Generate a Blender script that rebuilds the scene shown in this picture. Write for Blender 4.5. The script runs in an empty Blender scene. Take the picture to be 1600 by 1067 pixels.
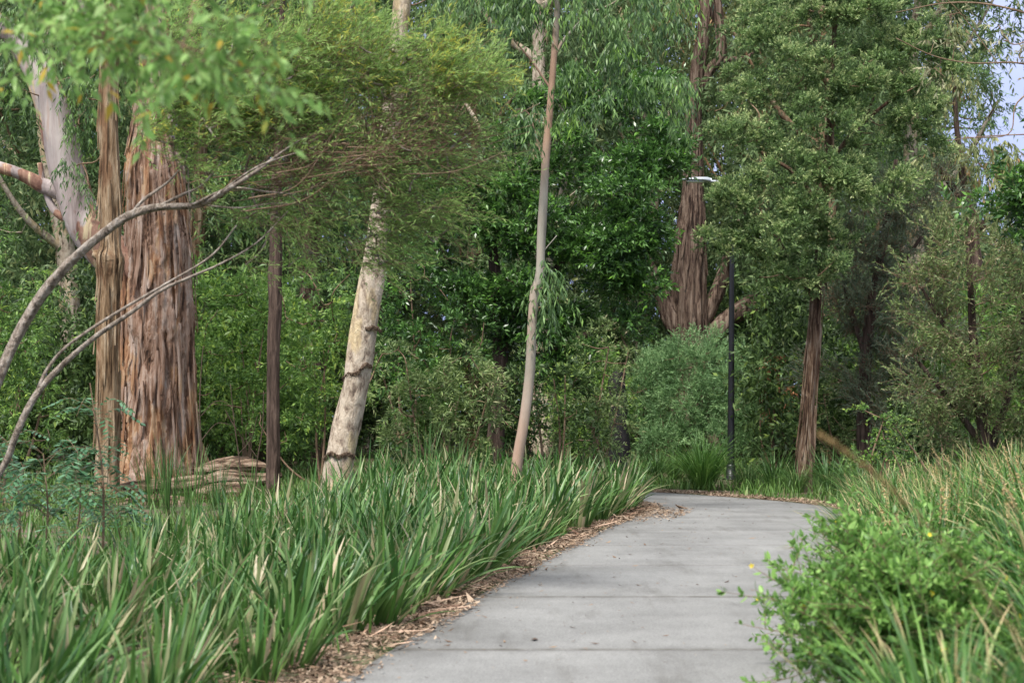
import bpy, math
import numpy as np
from mathutils import Matrix, Vector

S = bpy.context.scene
COL = S.collection
F = 2400.0            # focal length in photo pixels (1600 wide)
CH = 1.5              # eye height
HY = 655.0            # horizon row in the photo

# ------------------------------------------------------------------ camera
cam = bpy.data.cameras.new("camera")
camo = bpy.data.objects.new("camera", cam); COL.objects.link(camo)
cam.sensor_width = 36; cam.lens = 36 * F / 1600
cam.shift_y = (HY - 533.5) / 1600.0
cam.clip_start = .1; cam.clip_end = 3000
camo.location = (0, 0, CH); camo.rotation_euler = (math.radians(90), 0, 0)
cam.dof.use_dof = True; cam.dof.focus_distance = 23.0; cam.dof.aperture_fstop = 3.0
S.camera = camo

# ------------------------------------------------------------------ sky, sun, exposure
SUN_EL, SUN_AZ = 56, 205       # azimuth clockwise from +Y
w = bpy.data.worlds.new("World"); S.world = w; w.use_nodes = True
nt = w.node_tree; N = nt.nodes; L = nt.links
bg = N['Background']
sky = N.new('ShaderNodeTexSky'); sky.sky_type = 'NISHITA'; sky.sun_disc = False
sky.sun_elevation = math.radians(SUN_EL); sky.sun_rotation = math.radians(SUN_AZ)
tc = N.new('ShaderNodeTexCoord'); no = N.new('ShaderNodeTexNoise'); no.inputs['Scale'].default_value = 2.3
no.inputs['Detail'].default_value = 7
rp = N.new('ShaderNodeValToRGB'); rp.color_ramp.elements[0].position = .38; rp.color_ramp.elements[1].position = .62
mx = N.new('ShaderNodeMix'); mx.data_type = 'RGBA'
rp.color_ramp.elements[0].color = (.38, .38, .38, 1); rp.color_ramp.elements[1].color = (.95, .95, .95, 1)
L.new(tc.outputs['Generated'], no.inputs['Vector']); L.new(no.outputs[0], rp.inputs[0])
L.new(rp.outputs[0], mx.inputs[0]); L.new(sky.outputs[0], mx.inputs[6]); mx.inputs[7].default_value = (9.6, 9.6, 9.8, 1)
sx = N.new('ShaderNodeSeparateXYZ'); L.new(tc.outputs['Generated'], sx.inputs[0])
el_ = N.new('ShaderNodeMapRange'); el_.interpolation_type = 'SMOOTHSTEP'; el_.inputs[1].default_value = .28; el_.inputs[2].default_value = .55; L.new(sx.outputs[2], el_.inputs[0])
n2 = N.new('ShaderNodeTexNoise'); n2.inputs['Scale'].default_value = 9; n2.inputs['Detail'].default_value = 6; L.new(tc.outputs['Generated'], n2.inputs['Vector'])
lo = N.new('ShaderNodeValToRGB'); lo.color_ramp.elements[0].position = .42; lo.color_ramp.elements[1].position = .7
lo.color_ramp.elements[0].color = (.30, .36, .60, 1); lo.color_ramp.elements[1].color = (.40, .45, .66, 1); L.new(n2.outputs[0], lo.inputs[0])
lm = N.new('ShaderNodeMix'); lm.data_type = 'RGBA'; lm.blend_type = 'MULTIPLY'; lm.inputs[0].default_value = 1; lm.inputs[7].default_value = (9, 9, 9, 1); L.new(lo.outputs[0], lm.inputs[6])
fin = N.new('ShaderNodeMix'); fin.data_type = 'RGBA'; L.new(el_.outputs[0], fin.inputs[0]); L.new(lm.outputs[2], fin.inputs[6]); L.new(mx.outputs[2], fin.inputs[7])
L.new(fin.outputs[2], bg.inputs[0]); bg.inputs[1].default_value = .12
sun = bpy.data.lights.new("sun", 'SUN'); sun.energy = 3.3; sun.angle = math.radians(16); sun.color = (1, .96, .9)
suno = bpy.data.objects.new("sun", sun); COL.objects.link(suno)
el, az = math.radians(SUN_EL), math.radians(SUN_AZ)
sv = Vector((math.sin(az) * math.cos(el), math.cos(az) * math.cos(el), math.sin(el)))
suno.rotation_euler = sv.to_track_quat('Z', 'Y').to_euler()
S.view_settings.view_transform = 'Standard'; S.view_settings.look = 'None'; S.view_settings.gamma = 1
S.view_settings.exposure = 0.78
S.cycles.max_bounces = 5; S.cycles.diffuse_bounces = 3; S.cycles.glossy_bounces = 2
S.cycles.transmission_bounces = 3; S.cycles.transparent_max_bounces = 4
S.cycles.caustics_reflective = False; S.cycles.caustics_refractive = False

# ------------------------------------------------------------------ helpers
R = np.random.default_rng(7)
def P(px, py, Y): return np.array([(px - 800) * Y / F, Y, CH - (py - HY) * Y / F])
def nrm(a): return a / (np.linalg.norm(a, axis=-1, keepdims=True) + 1e-9)

class MB:
    def __init__(s): s.V = []; s.Q = {3: [], 4: []}; s.n = 0; s.A = {}; s.has = False
    def add(s, V, Fs, **attrs):      # Fs (M,k); attrs: per-vertex arrays
        V = np.asarray(V, float).reshape(-1, 3); Fs = np.asarray(Fs, int)
        s.V.append(V); s.Q[Fs.shape[1]].append(Fs + s.n); m = len(V)
        for k, a in attrs.items():
            s.A.setdefault(k, []).append((s.n, np.broadcast_to(np.asarray(a, float), (m,))))
        s.n += m
    def faces(s, Fs, n0): Fs = np.asarray(Fs, int); s.Q[Fs.shape[1]].append(Fs + n0)
    def build(s, name, mat, parent=None, origin=None, smooth=False, mesh_only=False):
        V = np.concatenate(s.V)
        if origin is not None: V = V - np.asarray(origin)
        me = bpy.data.meshes.new(name); me.vertices.add(len(V)); me.vertices.foreach_set('co', V.astype(np.float32).ravel())
        li, ls, k0 = [], [], 0
        for k in (3, 4):
            if s.Q[k]:
                q = np.concatenate(s.Q[k]); li.append(q.ravel()); ls.append(k0 + np.arange(len(q)) * k); k0 += q.size
        li = np.concatenate(li).astype(np.int32); ls = np.concatenate(ls).astype(np.int32)
        me.loops.add(len(li)); me.loops.foreach_set('vertex_index', li)
        me.polygons.add(len(ls)); me.polygons.foreach_set('loop_start', ls)
        if smooth: me.polygons.foreach_set('use_smooth', np.ones(len(ls), bool))
        me.update(calc_edges=True)
        for k, lst in s.A.items():
            arr = np.zeros(len(V), np.float32)
            for n0, a in lst: arr[n0:n0 + len(a)] = a
            at = me.attributes.new(k, 'FLOAT', 'POINT'); at.data.foreach_set('value', arr)
        for m in (mat if isinstance(mat, (list, tuple)) else [mat]): me.materials.append(m)
        if mesh_only: return me
        o = bpy.data.objects.new(name, me); COL.objects.link(o)
        if parent is not None: o.parent = parent
        elif origin is not None: o.location = origin
        return o

def tag(o, label, cat=None, group=None, kind=None):
    if label: o['label'] = label
    if cat: o['category'] = cat
    if group: o['group'] = group
    if kind: o['kind'] = kind
    return o
def empty(name, loc, label, cat, group=None):
    o = bpy.data.objects.new(name, None); o.empty_display_size = .2; COL.objects.link(o)
    o.location = [float(v) for v in loc]; return tag(o, label, cat, group)

def smooth_line(pts, n):
    """Catmull-Rom through rows of pts (any width), n samples per span."""
    p = np.asarray(pts, float); p = np.vstack([2 * p[0] - p[1], p, 2 * p[-1] - p[-2]])
    out = []
    for i in range(1, len(p) - 2):
        t = np.linspace(0, 1, n, endpoint=False)[:, None]
        a, b, c, d = p[i - 1], p[i], p[i + 1], p[i + 2]
        out.append(.5 * (2 * b + (c - a) * t + (2 * a - 5 * b + 4 * c - d) * t ** 2 + (3 * b - a - 3 * c + d) * t ** 3))
    out.append(p[-2][None]); return np.vstack(out)

def tube(mb, P3, rad, seg=10, rough=0., furrow=0., rng=R, cap=False):
    P3 = np.asarray(P3, float); n = len(P3); rad = np.broadcast_to(rad, (n,)).astype(float)
    T = nrm(np.gradient(P3, axis=0)); up = np.array([0, 1., .05]) 
    A = nrm(np.cross(T, up)); B = np.cross(T, A)
    th = np.linspace(0, 2 * np.pi, seg, endpoint=False)
    s = np.concatenate([[0], np.cumsum(np.linalg.norm(np.diff(P3, axis=0), axis=1))])[:, None]
    d = np.zeros((n, seg))
    if rough:
        for _ in range(7):
            k = rng.integers(1, 5); f = rng.uniform(.8, 7); d += rough / 3 * np.sin(k * th[None] + f * s + rng.uniform(0, 6.3))
        d += rng.normal(0, rough * .12, (n, seg))
    if furrow:
        for _ in range(9):
            k = rng.integers(5, max(6, seg // 3)); f = rng.uniform(-.7, .7)
            d += furrow / 4 * np.abs(np.sin(k * .5 * th[None] + f * s + .8 * np.sin(s * rng.uniform(.5, 2)) + rng.uniform(0, 6.3)))*(1 + .5 * np.sin(s * rng.uniform(1, 4)))
        d += rng.normal(0, furrow * .1, (n, seg))
    d -= d.mean()
    r = rad[:, None] * (1 + d)
    V = P3[:, None] + r[..., None] * (A[:, None] * np.cos(th)[None, :, None] + B[:, None] * np.sin(th)[None, :, None])
    i = np.arange(n - 1)[:, None] * seg; j = np.arange(seg)[None]; j2 = (j + 1) % seg
    Q = np.stack([i + j, i + j2, i + seg + j2, i + seg + j], -1).reshape(-1, 4)
    n0 = mb.n; mb.add(V.reshape(-1, 3), Q)
    if cap:
        c = mb.n; mb.add([P3[-1]], np.zeros((0, 4), int))
        e = n0 + (n - 1) * seg
        mb.faces([[e + a, e + (a + 1) % seg, c] for a in range(seg)], 0)

def prisms(mb, a, b, ra, rb, seg=3):
    """many straight thin twigs at once"""
    a = np.asarray(a); b = np.asarray(b); n = len(a)
    if n == 0: return
    T = nrm(b - a); h = np.where(np.abs(T[:, 2:3]) > .9, np.array([[1., 0, 0]]), np.array([[0, 0, 1.]]))
    A = nrm(np.cross(T, h)); B = np.cross(T, A)
    th = np.linspace(0, 2 * np.pi, seg, endpoint=False)
    ra = np.broadcast_to(ra, (n,)); rb = np.broadcast_to(rb, (n,))
    ring = A[:, None] * np.cos(th)[None, :, None] + B[:, None] * np.sin(th)[None, :, None]
    V = np.concatenate([a[:, None] + ring * ra[:, None, None], b[:, None] + ring * rb[:, None, None]], 1)
    j = np.arange(seg); q = np.stack([j, (j + 1) % seg, seg + (j + 1) % seg, seg + j], -1)
    mb.add(V.reshape(-1, 3), (np.arange(n)[:, None, None] * 2 * seg + q[None]).reshape(-1, 4))

# ------------------------------------------------------------------ materials
def newmat(name):
    m = bpy.data.materials.new(name); m.use_nodes = True
    nt = m.node_tree; return m, nt, nt.nodes, nt.links, nt.nodes['Principled BSDF']
def ramp(N, stops):
    r = N.new('ShaderNodeValToRGB'); e = r.color_ramp.elements
    while len(e) < len(stops): e.new(.5)
    for x, (p, c) in zip(e, stops): x.position = p; x.color = (*c, 1)
    return r
def leafmat(name, dark, mid, light, tip=None, trans=.3, rough=.45, tipstart=.8, spec=.35):
    g = 1.0 if name in ('bark_chip', 'fallen_leaf', 'yellow_flower', 'seed_spike') else 1.3
    if g > 1: dark, mid, light = [(min(.8, g * (c[0] * 1.06 + .04 * c[1])), min(.8, g * c[1] * .99), min(.8, g * (c[2] + .06 * c[1]))) for c in (dark, mid, light)]
    m, nt, N, L, bs = newmat(name)
    a = N.new('ShaderNodeAttribute'); a.attribute_name = 'rnd'
    r = ramp(N, [(0, dark), (.5, mid), (1, light)]); L.new(a.outputs['Fac'], r.inputs[0]); out = r.outputs[0]
    if tip:
        b = N.new('ShaderNodeAttribute'); b.attribute_name = 'tint'
        mm = N.new('ShaderNodeMapRange'); mm.inputs[1].default_value = tipstart; mm.inputs[2].default_value = 1
        mm.clamp = True
        x = N.new('ShaderNodeMix'); x.data_type = 'RGBA'; x.inputs[7].default_value = (*tip, 1)
        L.new(b.outputs['Fac'], mm.inputs[0]); L.new(mm.outputs[0], x.inputs[0]); L.new(out, x.inputs[6]); out = x.outputs[2]
    L.new(out, bs.inputs['Base Color']); bs.inputs['Roughness'].default_value = rough
    bs.inputs['Specular IOR Level'].default_value = spec
    t = N.new('ShaderNodeBsdfTranslucent'); L.new(out, t.inputs[0]); ms = N.new('ShaderNodeMixShader'); ms.inputs[0].default_value = trans
    L.new(bs.outputs[0], ms.inputs[1]); L.new(t.outputs[0], ms.inputs[2]); L.new(ms.outputs[0], N['Material Output'].inputs[0])
    return m
def barkmat(name, stops, patch=None, sc=6., stretch=.12, bump=.6, patch_scale=1.1, patch_at=(.5, .58), fine=40):
    m, nt, N, L, bs = newmat(name)
    tc = N.new('ShaderNodeTexCoord'); mp = N.new('ShaderNodeMapping'); mp.inputs['Scale'].default_value = (1, 1, stretch) if name != 'weathered_log_wood' else (.12, 1, 1)
    L.new(tc.outputs['Object'], mp.inputs[0])
    n1 = N.new('ShaderNodeTexNoise'); n1.inputs['Scale'].default_value = sc; n1.inputs['Detail'].default_value = 8; n1.inputs['Roughness'].default_value = .65
    n1.inputs['Distortion'].default_value = .4
    L.new(mp.outputs[0], n1.inputs[0]); r = ramp(N, stops); L.new(n1.outputs[0], r.inputs[0]); out = r.outputs[0]
    if patch:
        mp2 = N.new('ShaderNodeMapping'); mp2.inputs['Scale'].default_value = (1, 1, .35); L.new(tc.outputs['Object'], mp2.inputs[0])
        n2 = N.new('ShaderNodeTexNoise'); n2.inputs['Scale'].default_value = patch_scale; n2.inputs['Detail'].default_value = 6
        L.new(mp2.outputs[0], n2.inputs[0]); r2 = ramp(N, [(patch_at[0], (0, 0, 0)), (patch_at[1], (1, 1, 1))]); L.new(n2.outputs[0], r2.inputs[0])
        rp = ramp(N, patch); L.new(n1.outputs[0], rp.inputs[0])
        x = N.new('ShaderNodeMix'); x.data_type = 'RGBA'; L.new(r2.outputs[0], x.inputs[0]); L.new(out, x.inputs[6]); L.new(rp.outputs[0], x.inputs[7]); out = x.outputs[2]
    n3 = N.new('ShaderNodeTexNoise'); n3.inputs['Scale'].default_value = fine; n3.inputs['Detail'].default_value = 4
    L.new(mp.outputs[0], n3.inputs[0])
    ad = N.new('ShaderNodeMath'); ad.operation = 'MULTIPLY_ADD'; ad.inputs[1].default_value = .35; L.new(n3.outputs[0], ad.inputs[0]); L.new(n1.outputs[0], ad.inputs[2])
    b = N.new('ShaderNodeBump'); b.inputs['Strength'].default_value = bump; b.inputs['Distance'].default_value = .05
    L.new(ad.outputs[0], b.inputs['Height']); L.new(b.outputs[0], bs.inputs['Normal'])
    L.new(out, bs.inputs['Base Color']); bs.inputs['Roughness'].default_value = .85; bs.inputs['Specular IOR Level'].default_value = .2
    return m

M = {}
M['gumleaf'] = leafmat('gum_leaf', (.035, .08, .03), (.075, .16, .045), (.15, .28, .075), (.24, .42, .07), .38, .4, .55)
M['wattle'] = leafmat('wattle_leaf', (.015, .045, .01), (.042, .12, .018), (.095, .23, .035), (.18, .38, .05), .32, .33, .72, .6)
M['bright'] = leafmat('bright_leaf', (.04, .10, .018), (.085, .19, .03), (.17, .32, .05), (.34, .46, .08), .38, .4, .65)
M['fresh'] = leafmat('fresh_leaf', (.08, .18, .035), (.15, .32, .06), (.27, .47, .12), (.50, .36, .05), .45, .4, .93)
M['brush'] = leafmat('fine_lime_leaf', (.09, .17, .04), (.175, .32, .065), (.29, .46, .11), (.54, .54, .10), .5, .5, .72)
M['tea'] = leafmat('tea_tree_leaf', (.045, .09, .03), (.095, .18, .05), (.17, .30, .08), (.52, .60, .26), .35, .5, .36)
M['cas'] = leafmat('she_oak_needle', (.055, .09, .05), (.10, .155, .085), (.17, .235, .13), (.24, .3, .16), .3, .6, .7)
M['olive'] = leafmat('olive_leaf', (.06, .11, .03), (.11, .18, .05), (.19, .28, .08), (.42, .36, .22), .3, .5, .75)
M['shrub'] = leafmat('soft_shrub_leaf', (.06, .15, .025), (.12, .27, .045), (.22, .42, .08), None, .42, .4)
M['feather'] = leafmat('feathery_leaf', (.06, .13, .045), (.12, .25, .085), (.21, .36, .14), (.32, .48, .2), .35, .5, .7)
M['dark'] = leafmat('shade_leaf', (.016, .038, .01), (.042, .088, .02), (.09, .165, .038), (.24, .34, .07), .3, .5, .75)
M['dead'] = leafmat('dry_leaf', (.16, .07, .03), (.30, .14, .06), (.42, .24, .12), None, .3, .6)
M['rust'] = leafmat('rusty_gum_leaf', (.07, .11, .035), (.14, .19, .06), (.24, .28, .10), (.40, .24, .12), .35, .5, .85)
M['yellow'] = leafmat('yellow_flower', (.7, .5, .03), (.85, .65, .05), (.9, .75, .1), None, .3, .5)
M['sky_gum'] = leafmat('sparse_gum_leaf', (.10, .13, .06), (.18, .2, .1), (.3, .32, .16), (.36, .22, .12), .35, .5, .8)
M['fernleaf'] = leafmat('pinnate_leaf', (.025, .085, .035), (.05, .15, .06), (.10, .24, .11), None, .3, .35)
M['far'] = leafmat('distant_leaf', (.035, .07, .022), (.07, .13, .04), (.13, .21, .07), (.27, .3, .12), .35, .6, .7)
M['bark_big'] = barkmat('shaggy_gum_bark', [(.36, (.04, .024, .017)), (.43, (.17, .095, .06)), (.50, (.30, .195, .14)), (.58, (.39, .29, .23)), (.70, (.44, .37, .32))],
    [(.35, (.11, .05, .028)), (.47, (.30, .155, .08)), (.56, (.42, .27, .16)), (.7, (.46, .37, .28))], 9, .085, 1.2, 2.6, (.51, .57))
M['bark_smooth'] = barkmat('smooth_gum_bark', [(.35, (.19, .15, .14)), (.48, (.33, .275, .26)), (.6, (.42, .37, .345)), (.7, (.36, .25, .2))],
    [(.38, (.12, .06, .045)), (.48, (.25, .14, .10)), (.56, (.33, .20, .14)), (.60, (.55, .44, .27)), (.72, (.60, .49, .31))], 3.4, .13, .7, 1.7, (.51, .53), 30)
M['bark_tan'] = barkmat('tan_fibrous_bark', [(.36, (.06, .035, .018)), (.45, (.19, .12, .065)), (.54, (.31, .22, .135)), (.66, (.42, .33, .23))], [(.4, (.10, .055, .03)), (.6, (.26, .15, .08))], 11, .12, 1.1, 2.2, (.54, .6))
M['bark_dark'] = barkmat('dark_wattle_bark', [(.35, (.025, .017, .012)), (.5, (.075, .05, .038)), (.66, (.15, .105, .08))], None, 14, .13, 1.0)
M['bark_pale'] = barkmat('pale_spotted_bark', [(.34, (.11, .08, .06)), (.42, (.27, .21, .155)), (.50, (.42, .345, .26)), (.60, (.52, .44, .34)), (.72, (.38, .32, .25))],
    [(.3, (.22, .17, .12)), (.5, (.44, .34, .2)), (.7, (.62, .52, .34))], 10, .45, .9, 2.2, (.52, .58), 30)
M['bark_pink'] = barkmat('pink_smooth_bark', [(.3, (.24, .15, .10)), (.45, (.34, .22, .155)), (.6, (.39, .27, .20)), (.75, (.30, .25, .21))],
    [(.35, (.18, .165, .13)), (.5, (.28, .26, .21)), (.7, (.36, .335, .28))], 3.2, .22, .2, .7, (.46, .56))
M['bark_string'] = barkmat('red_stringy_bark', [(.37, (.02, .012, .009)), (.45, (.075, .047, .034)), (.53, (.15, .103, .075)), (.66, (.25, .19, .145))], None, 12, .08, 1.2)
M['bark_paper'] = barkmat('peeling_paper_bark', [(.37, (.025, .013, .009)), (.45, (.095, .055, .034)), (.54, (.175, .12, .08)), (.66, (.29, .23, .175))], None, 13, .13, 1.2)
M['bark_scar'] = barkmat('brown_scar_bark', [(.35, (.05, .032, .022)), (.5, (.14, .095, .065)), (.66, (.26, .19, .13))], None, 30, 1, 1.0)
M['branch_grey'] = barkmat('grey_brown_branch_bark', [(.34, (.11, .085, .065)), (.47, (.27, .22, .175)), (.62, (.42, .37, .315))], None, 20, .6, 1.0)
M['twig'] = barkmat('fine_twig_bark', [(.3, (.12, .075, .045)), (.5, (.21, .14, .09)), (.7, (.3, .22, .15))], None, 10, 1, .2)
M['twig_dark'] = barkmat('dark_twig_bark', [(.3, (.035, .025, .018)), (.6, (.1, .07, .05))], None, 10, 1, .2)
M['log'] = barkmat('weathered_log_wood', [(.38, (.02, .013, .009)), (.47, (.11, .07, .045)), (.55, (.23, .16, .11)), (.68, (.36, .28, .21))], None, 11, 1, 1.2)
M['char'] = barkmat('charred_wood', [(.3, (.01, .01, .01)), (.7, (.04, .035, .035))], None, 9, .4, .8)

# ------------------------------------------------------------------ path outline and ground height
LE = np.array([(-2.6, 0), (-1.9, 4), (-1.0, 8.7), (-.66, 10.75), (-.32, 12.8), (.02, 14.7), (.75, 18.5), (1.45, 21.8), (2.05, 24.3), (2.36, 25.9), (2.3, 27.3), (1.7, 28.6), (.4, 29.8), (-1.6, 31.4), (-3.2, 34.5), (-3.8, 38), (-4.2, 42)])
RE = np.array([(.3, 0), (1.0, 4), (1.95, 8.7), (2.35, 10.75), (2.75, 12.8), (3.2, 14.7), (4.1, 18.5), (4.9, 21.8), (5.3, 24.1), (5.40, 25.9), (5.1, 27.4), (4.44, 28.9), (3.0, 31.3), (1.0, 33.0), (-.2, 35.6), (-.8, 38), (-1.2, 42)])
LS, RS = smooth_line(LE, 10), smooth_line(RE, 10)
CS = (LS + RS) / 2; HWID = np.linalg.norm(RS - LS, axis=1) / 2
def path_d(x, y):
    """signed distance outside the path edge (negative on the path)"""
    x = np.asarray(x, float); y = np.asarray(y, float); best = np.full(x.shape, 1e9)
    for (cx, cy), h in zip(CS, HWID):
        best = np.minimum(best, np.hypot(x - cx, y - cy) - h)
    return best
def outer(x, y):   # 1 on the outer (right / far) side of the bend
    xr = np.interp(y, RS[:85, 1], RS[:85, 0]); xc = (xr + np.interp(y, LS[:85, 1], LS[:85, 0])) / 2
    return np.where(y < 26.5, x > xc, x > 2.0).astype(float)
def sst(a, b, x): t = np.clip((x - a) / (b - a), 0, 1); return t * t * (3 - 2 * t)
def gh(x, y):
    x = np.asarray(x, float); y = np.asarray(y, float); d = path_d(x, y)
    h = sst(.1, 2.5, d) * (.06 + .06 * np.sin(x * .9 + y * .4) + .05 * np.sin(x * .3 - y * .7 + 2))
    h += outer(x, y) * sst(.1, 2.0, d) * .34 * sst(28, 19, y)
    h += sst(30, 60, y) * .4
    return h + np.where(d < .05, -.045, -.0)
def on_ground(x, y): return np.array([x, y, float(gh(np.array([x]), np.array([y]))[0])])

# ground sheet
def spaced(lo, hi, dlo, dhi, n):
    core = np.linspace(lo, hi, n); a = lo - np.geomspace(.4, dlo, 22)[::-1]; b = hi + np.geomspace(.4, dhi, 22)
    return np.concatenate([a, core, b])
gx = spaced(-14, 16, 1200, 1200, 210); gy = spaced(0, 46, 300, 2500, 300)
GX, GY = np.meshgrid(gx, gy); GZ = gh(GX.ravel(), GY.ravel()).reshape(GX.shape)
nx, ny = len(gx), len(gy)
i = np.arange(ny - 1)[:, None] * nx + np.arange(nx - 1)[None]
mb = MB(); mb.add(np.stack([GX, GY, GZ], -1).reshape(-1, 3), np.stack([i, i + 1, i + nx + 1, i + nx], -1).reshape(-1, 4))
m, nt_, N_, L_, bs = newmat('forest_soil')
tc = N_.new('ShaderNodeTexCoord'); n1 = N_.new('ShaderNodeTexNoise'); n1.inputs['Scale'].default_value = .9; n1.inputs['Detail'].default_value = 6
n2 = N_.new('ShaderNodeTexNoise'); n2.inputs['Scale'].default_value = 22; n2.inputs['Detail'].default_value = 8
L_.new(tc.outputs['Object'], n1.inputs[0]); L_.new(tc.outputs['Object'], n2.inputs[0])
r1 = ramp(N_, [(.3, (.045, .03, .02)), (.5, (.11, .075, .05)), (.7, (.22, .155, .105))]); L_.new(n2.outputs[0], r1.inputs[0])
r2 = ramp(N_, [(.44, (0, 0, 0)), (.58, (1, 1, 1))]); L_.new(n1.outputs[0], r2.inputs[0])
r3 = ramp(N_, [(.3, (.03, .05, .015)), (.7, (.075, .12, .03))]); L_.new(n2.outputs[0], r3.inputs[0])
x = N_.new('ShaderNodeMix'); x.data_type = 'RGBA'; L_.new(r2.outputs[0], x.inputs[0]); L_.new(r1.outputs[0], x.inputs[6]); L_.new(r3.outputs[0], x.inputs[7])
L_.new(x.outputs[2], bs.inputs['Base Color']); bs.inputs['Roughness'].default_value = .95
b = N_.new('ShaderNodeBump'); b.inputs['Strength'].default_value = .8; b.inputs['Distance'].default_value = .03; L_.new(n2.outputs[0], b.inputs['Height']); L_.new(b.outputs[0], bs.inputs['Normal'])
tag(mb.build('ground', m, smooth=True), 'brown leaf-strewn forest ground with patches of low green', kind='structure')

# concrete path: slabs with tooled joints
def path_mat():
    m, nt, N, L, bs = newmat('brushed_concrete')
    tc = N.new('ShaderNodeTexCoord'); o = tc.outputs['Object']
    def noise(s, d=6, scl=None, rg=.55):
        n = N.new('ShaderNodeTexNoise'); n.inputs['Scale'].default_value = s; n.inputs['Detail'].default_value = d; n.inputs['Roughness'].default_value = rg
        if scl:
            mp = N.new('ShaderNodeMapping'); mp.inputs['Scale'].default_value = scl; L.new(o, mp.inputs[0]); L.new(mp.outputs[0], n.inputs[0])
        else: L.new(o, n.inputs[0])
        return n.outputs[0]
    def mul(a, bcol, fac):
        x = N.new('ShaderNodeMix'); x.data_type = 'RGBA'; x.blend_type = 'MULTIPLY'; x.inputs[0].default_value = fac
        L.new(a, x.inputs[6]); L.new(bcol, x.inputs[7]); return x.outputs[2]
    base = ramp(N, [(.3, (.138, .137, .131)), (.5, (.188, .187, .18)), (.7, (.235, .234, .225))]); L.new(noise(.8, 7, None, .6), base.inputs[0])
    sp = ramp(N, [(.34, (.45, .45, .45)), (.5, (1, 1, 1)), (.66, (1.45, 1.45, 1.4))]); L.new(noise(70, 4, None, .85), sp.inputs[0])
    c = mul(base.outputs[0], sp.outputs[0], .75)
    st = ramp(N, [(.34, (.42, .39, .35)), (.47, (1, 1, 1))]); L.new(noise(2.6, 9, (1, .16, 1), .7), st.inputs[0]); c = mul(c, st.outputs[0], .42)
    bro = ramp(N, [(.35, (.86, .86, .86)), (.6, (1.05, 1.05, 1.05))]); L.new(noise(14, 8, (1, .35, 1), .75), bro.inputs[0]); c = mul(c, bro.outputs[0], .6)
    a = N.new('ShaderNodeAttribute'); a.attribute_name = 'edge'
    an = N.new('ShaderNodeMath'); an.operation = 'MULTIPLY'; L.new(a.outputs['Fac'], an.inputs[0])
    er = ramp(N, [(.3, (.25, .25, .25)), (.65, (1, 1, 1))]); L.new(noise(5, 5), er.inputs[0]); L.new(er.outputs[0], an.inputs[1])
    x = N.new('ShaderNodeMix'); x.data_type = 'RGBA'; L.new(an.outputs[0], x.inputs[0]); L.new(c, x.inputs[6]); x.inputs[7].default_value = (.085, .08, .07, 1)
    L.new(x.outputs[2], bs.inputs['Base Color']); bs.inputs['Roughness'].default_value = .85
    bm = N.new('ShaderNodeBump'); bm.inputs['Strength'].default_value = .35; bm.inputs['Distance'].default_value = .01
    L.new(noise(80, 4), bm.inputs['Height']); L.new(bm.outputs[0], bs.inputs['Normal'])
    return m
mb = MB()
LL, RR = smooth_line(LE, 40), smooth_line(RE, 40)
arc = np.concatenate([[0], np.cumsum(np.linalg.norm(np.diff((LL + RR) / 2, axis=0), axis=1))])
s_of_y = lambda Y: np.interp(Y, LL[:400, 1], arc[:400])
joints = [s_of_y(v) for v in (1.5, 4.3, 7.1, 9.94, 12.9, 15.7, 18.2, 20.7, 23.3)]
while joints[-1] < arc[-1] - 3: joints.append(joints[-1] + 2.8)
joints = [0] + joints + [arc[-1]]
for a_, b_ in zip(joints[:-1], joints[1:]):
    g = .014; n = 26
    ss = np.concatenate([[a_ + g, a_ + g + .012], [a_ + g + .03, a_ + g + .06, a_ + g + .12], np.linspace(a_ + .25, b_ - .25, n), [b_ - g - .12, b_ - g - .06, b_ - g - .03], [b_ - g - .012, b_ - g]])
    zz = np.full(len(ss), .012); zz[0] = zz[-1] = -.025
    tt = np.concatenate([[0, .004], np.linspace(.02, .98, 30), [.996, 1]])
    lx = np.stack([np.interp(ss, arc, LL[:, k]) for k in (0, 1)], -1); rx = np.stack([np.interp(ss, arc, RR[:, k]) for k in (0, 1)], -1)
    XY = lx[:, None] * (1 - tt)[None, :, None] + rx[:, None] * tt[None, :, None]
    Z = np.repeat(zz[:, None], len(tt), 1); Z[:, 0] = Z[:, -1] = -.04
    nn, mm = len(ss), len(tt)
    i = np.arange(nn - 1)[:, None] * mm + np.arange(mm - 1)[None]
    jw = lambda v: 1.7 if s_of_y(8) < v < s_of_y(13.5) else .5
    e = (np.exp(-(ss - a_) / .045) * jw(a_) + np.exp(-(b_ - ss) / .045) * jw(b_))[:, None] + np.exp(-np.minimum(tt, 1 - tt) / .05)[None] * .8
    mb.add(np.concatenate([XY, Z[..., None]], -1).reshape(-1, 3), np.stack([i, i + 1, i + mm + 1, i + mm], -1).reshape(-1, 4), edge=np.clip(e, 0, 1).ravel())
tag(mb.build('path', path_mat()), 'grey concrete footpath with tooled joints curving left into the trees', kind='structure')

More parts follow.
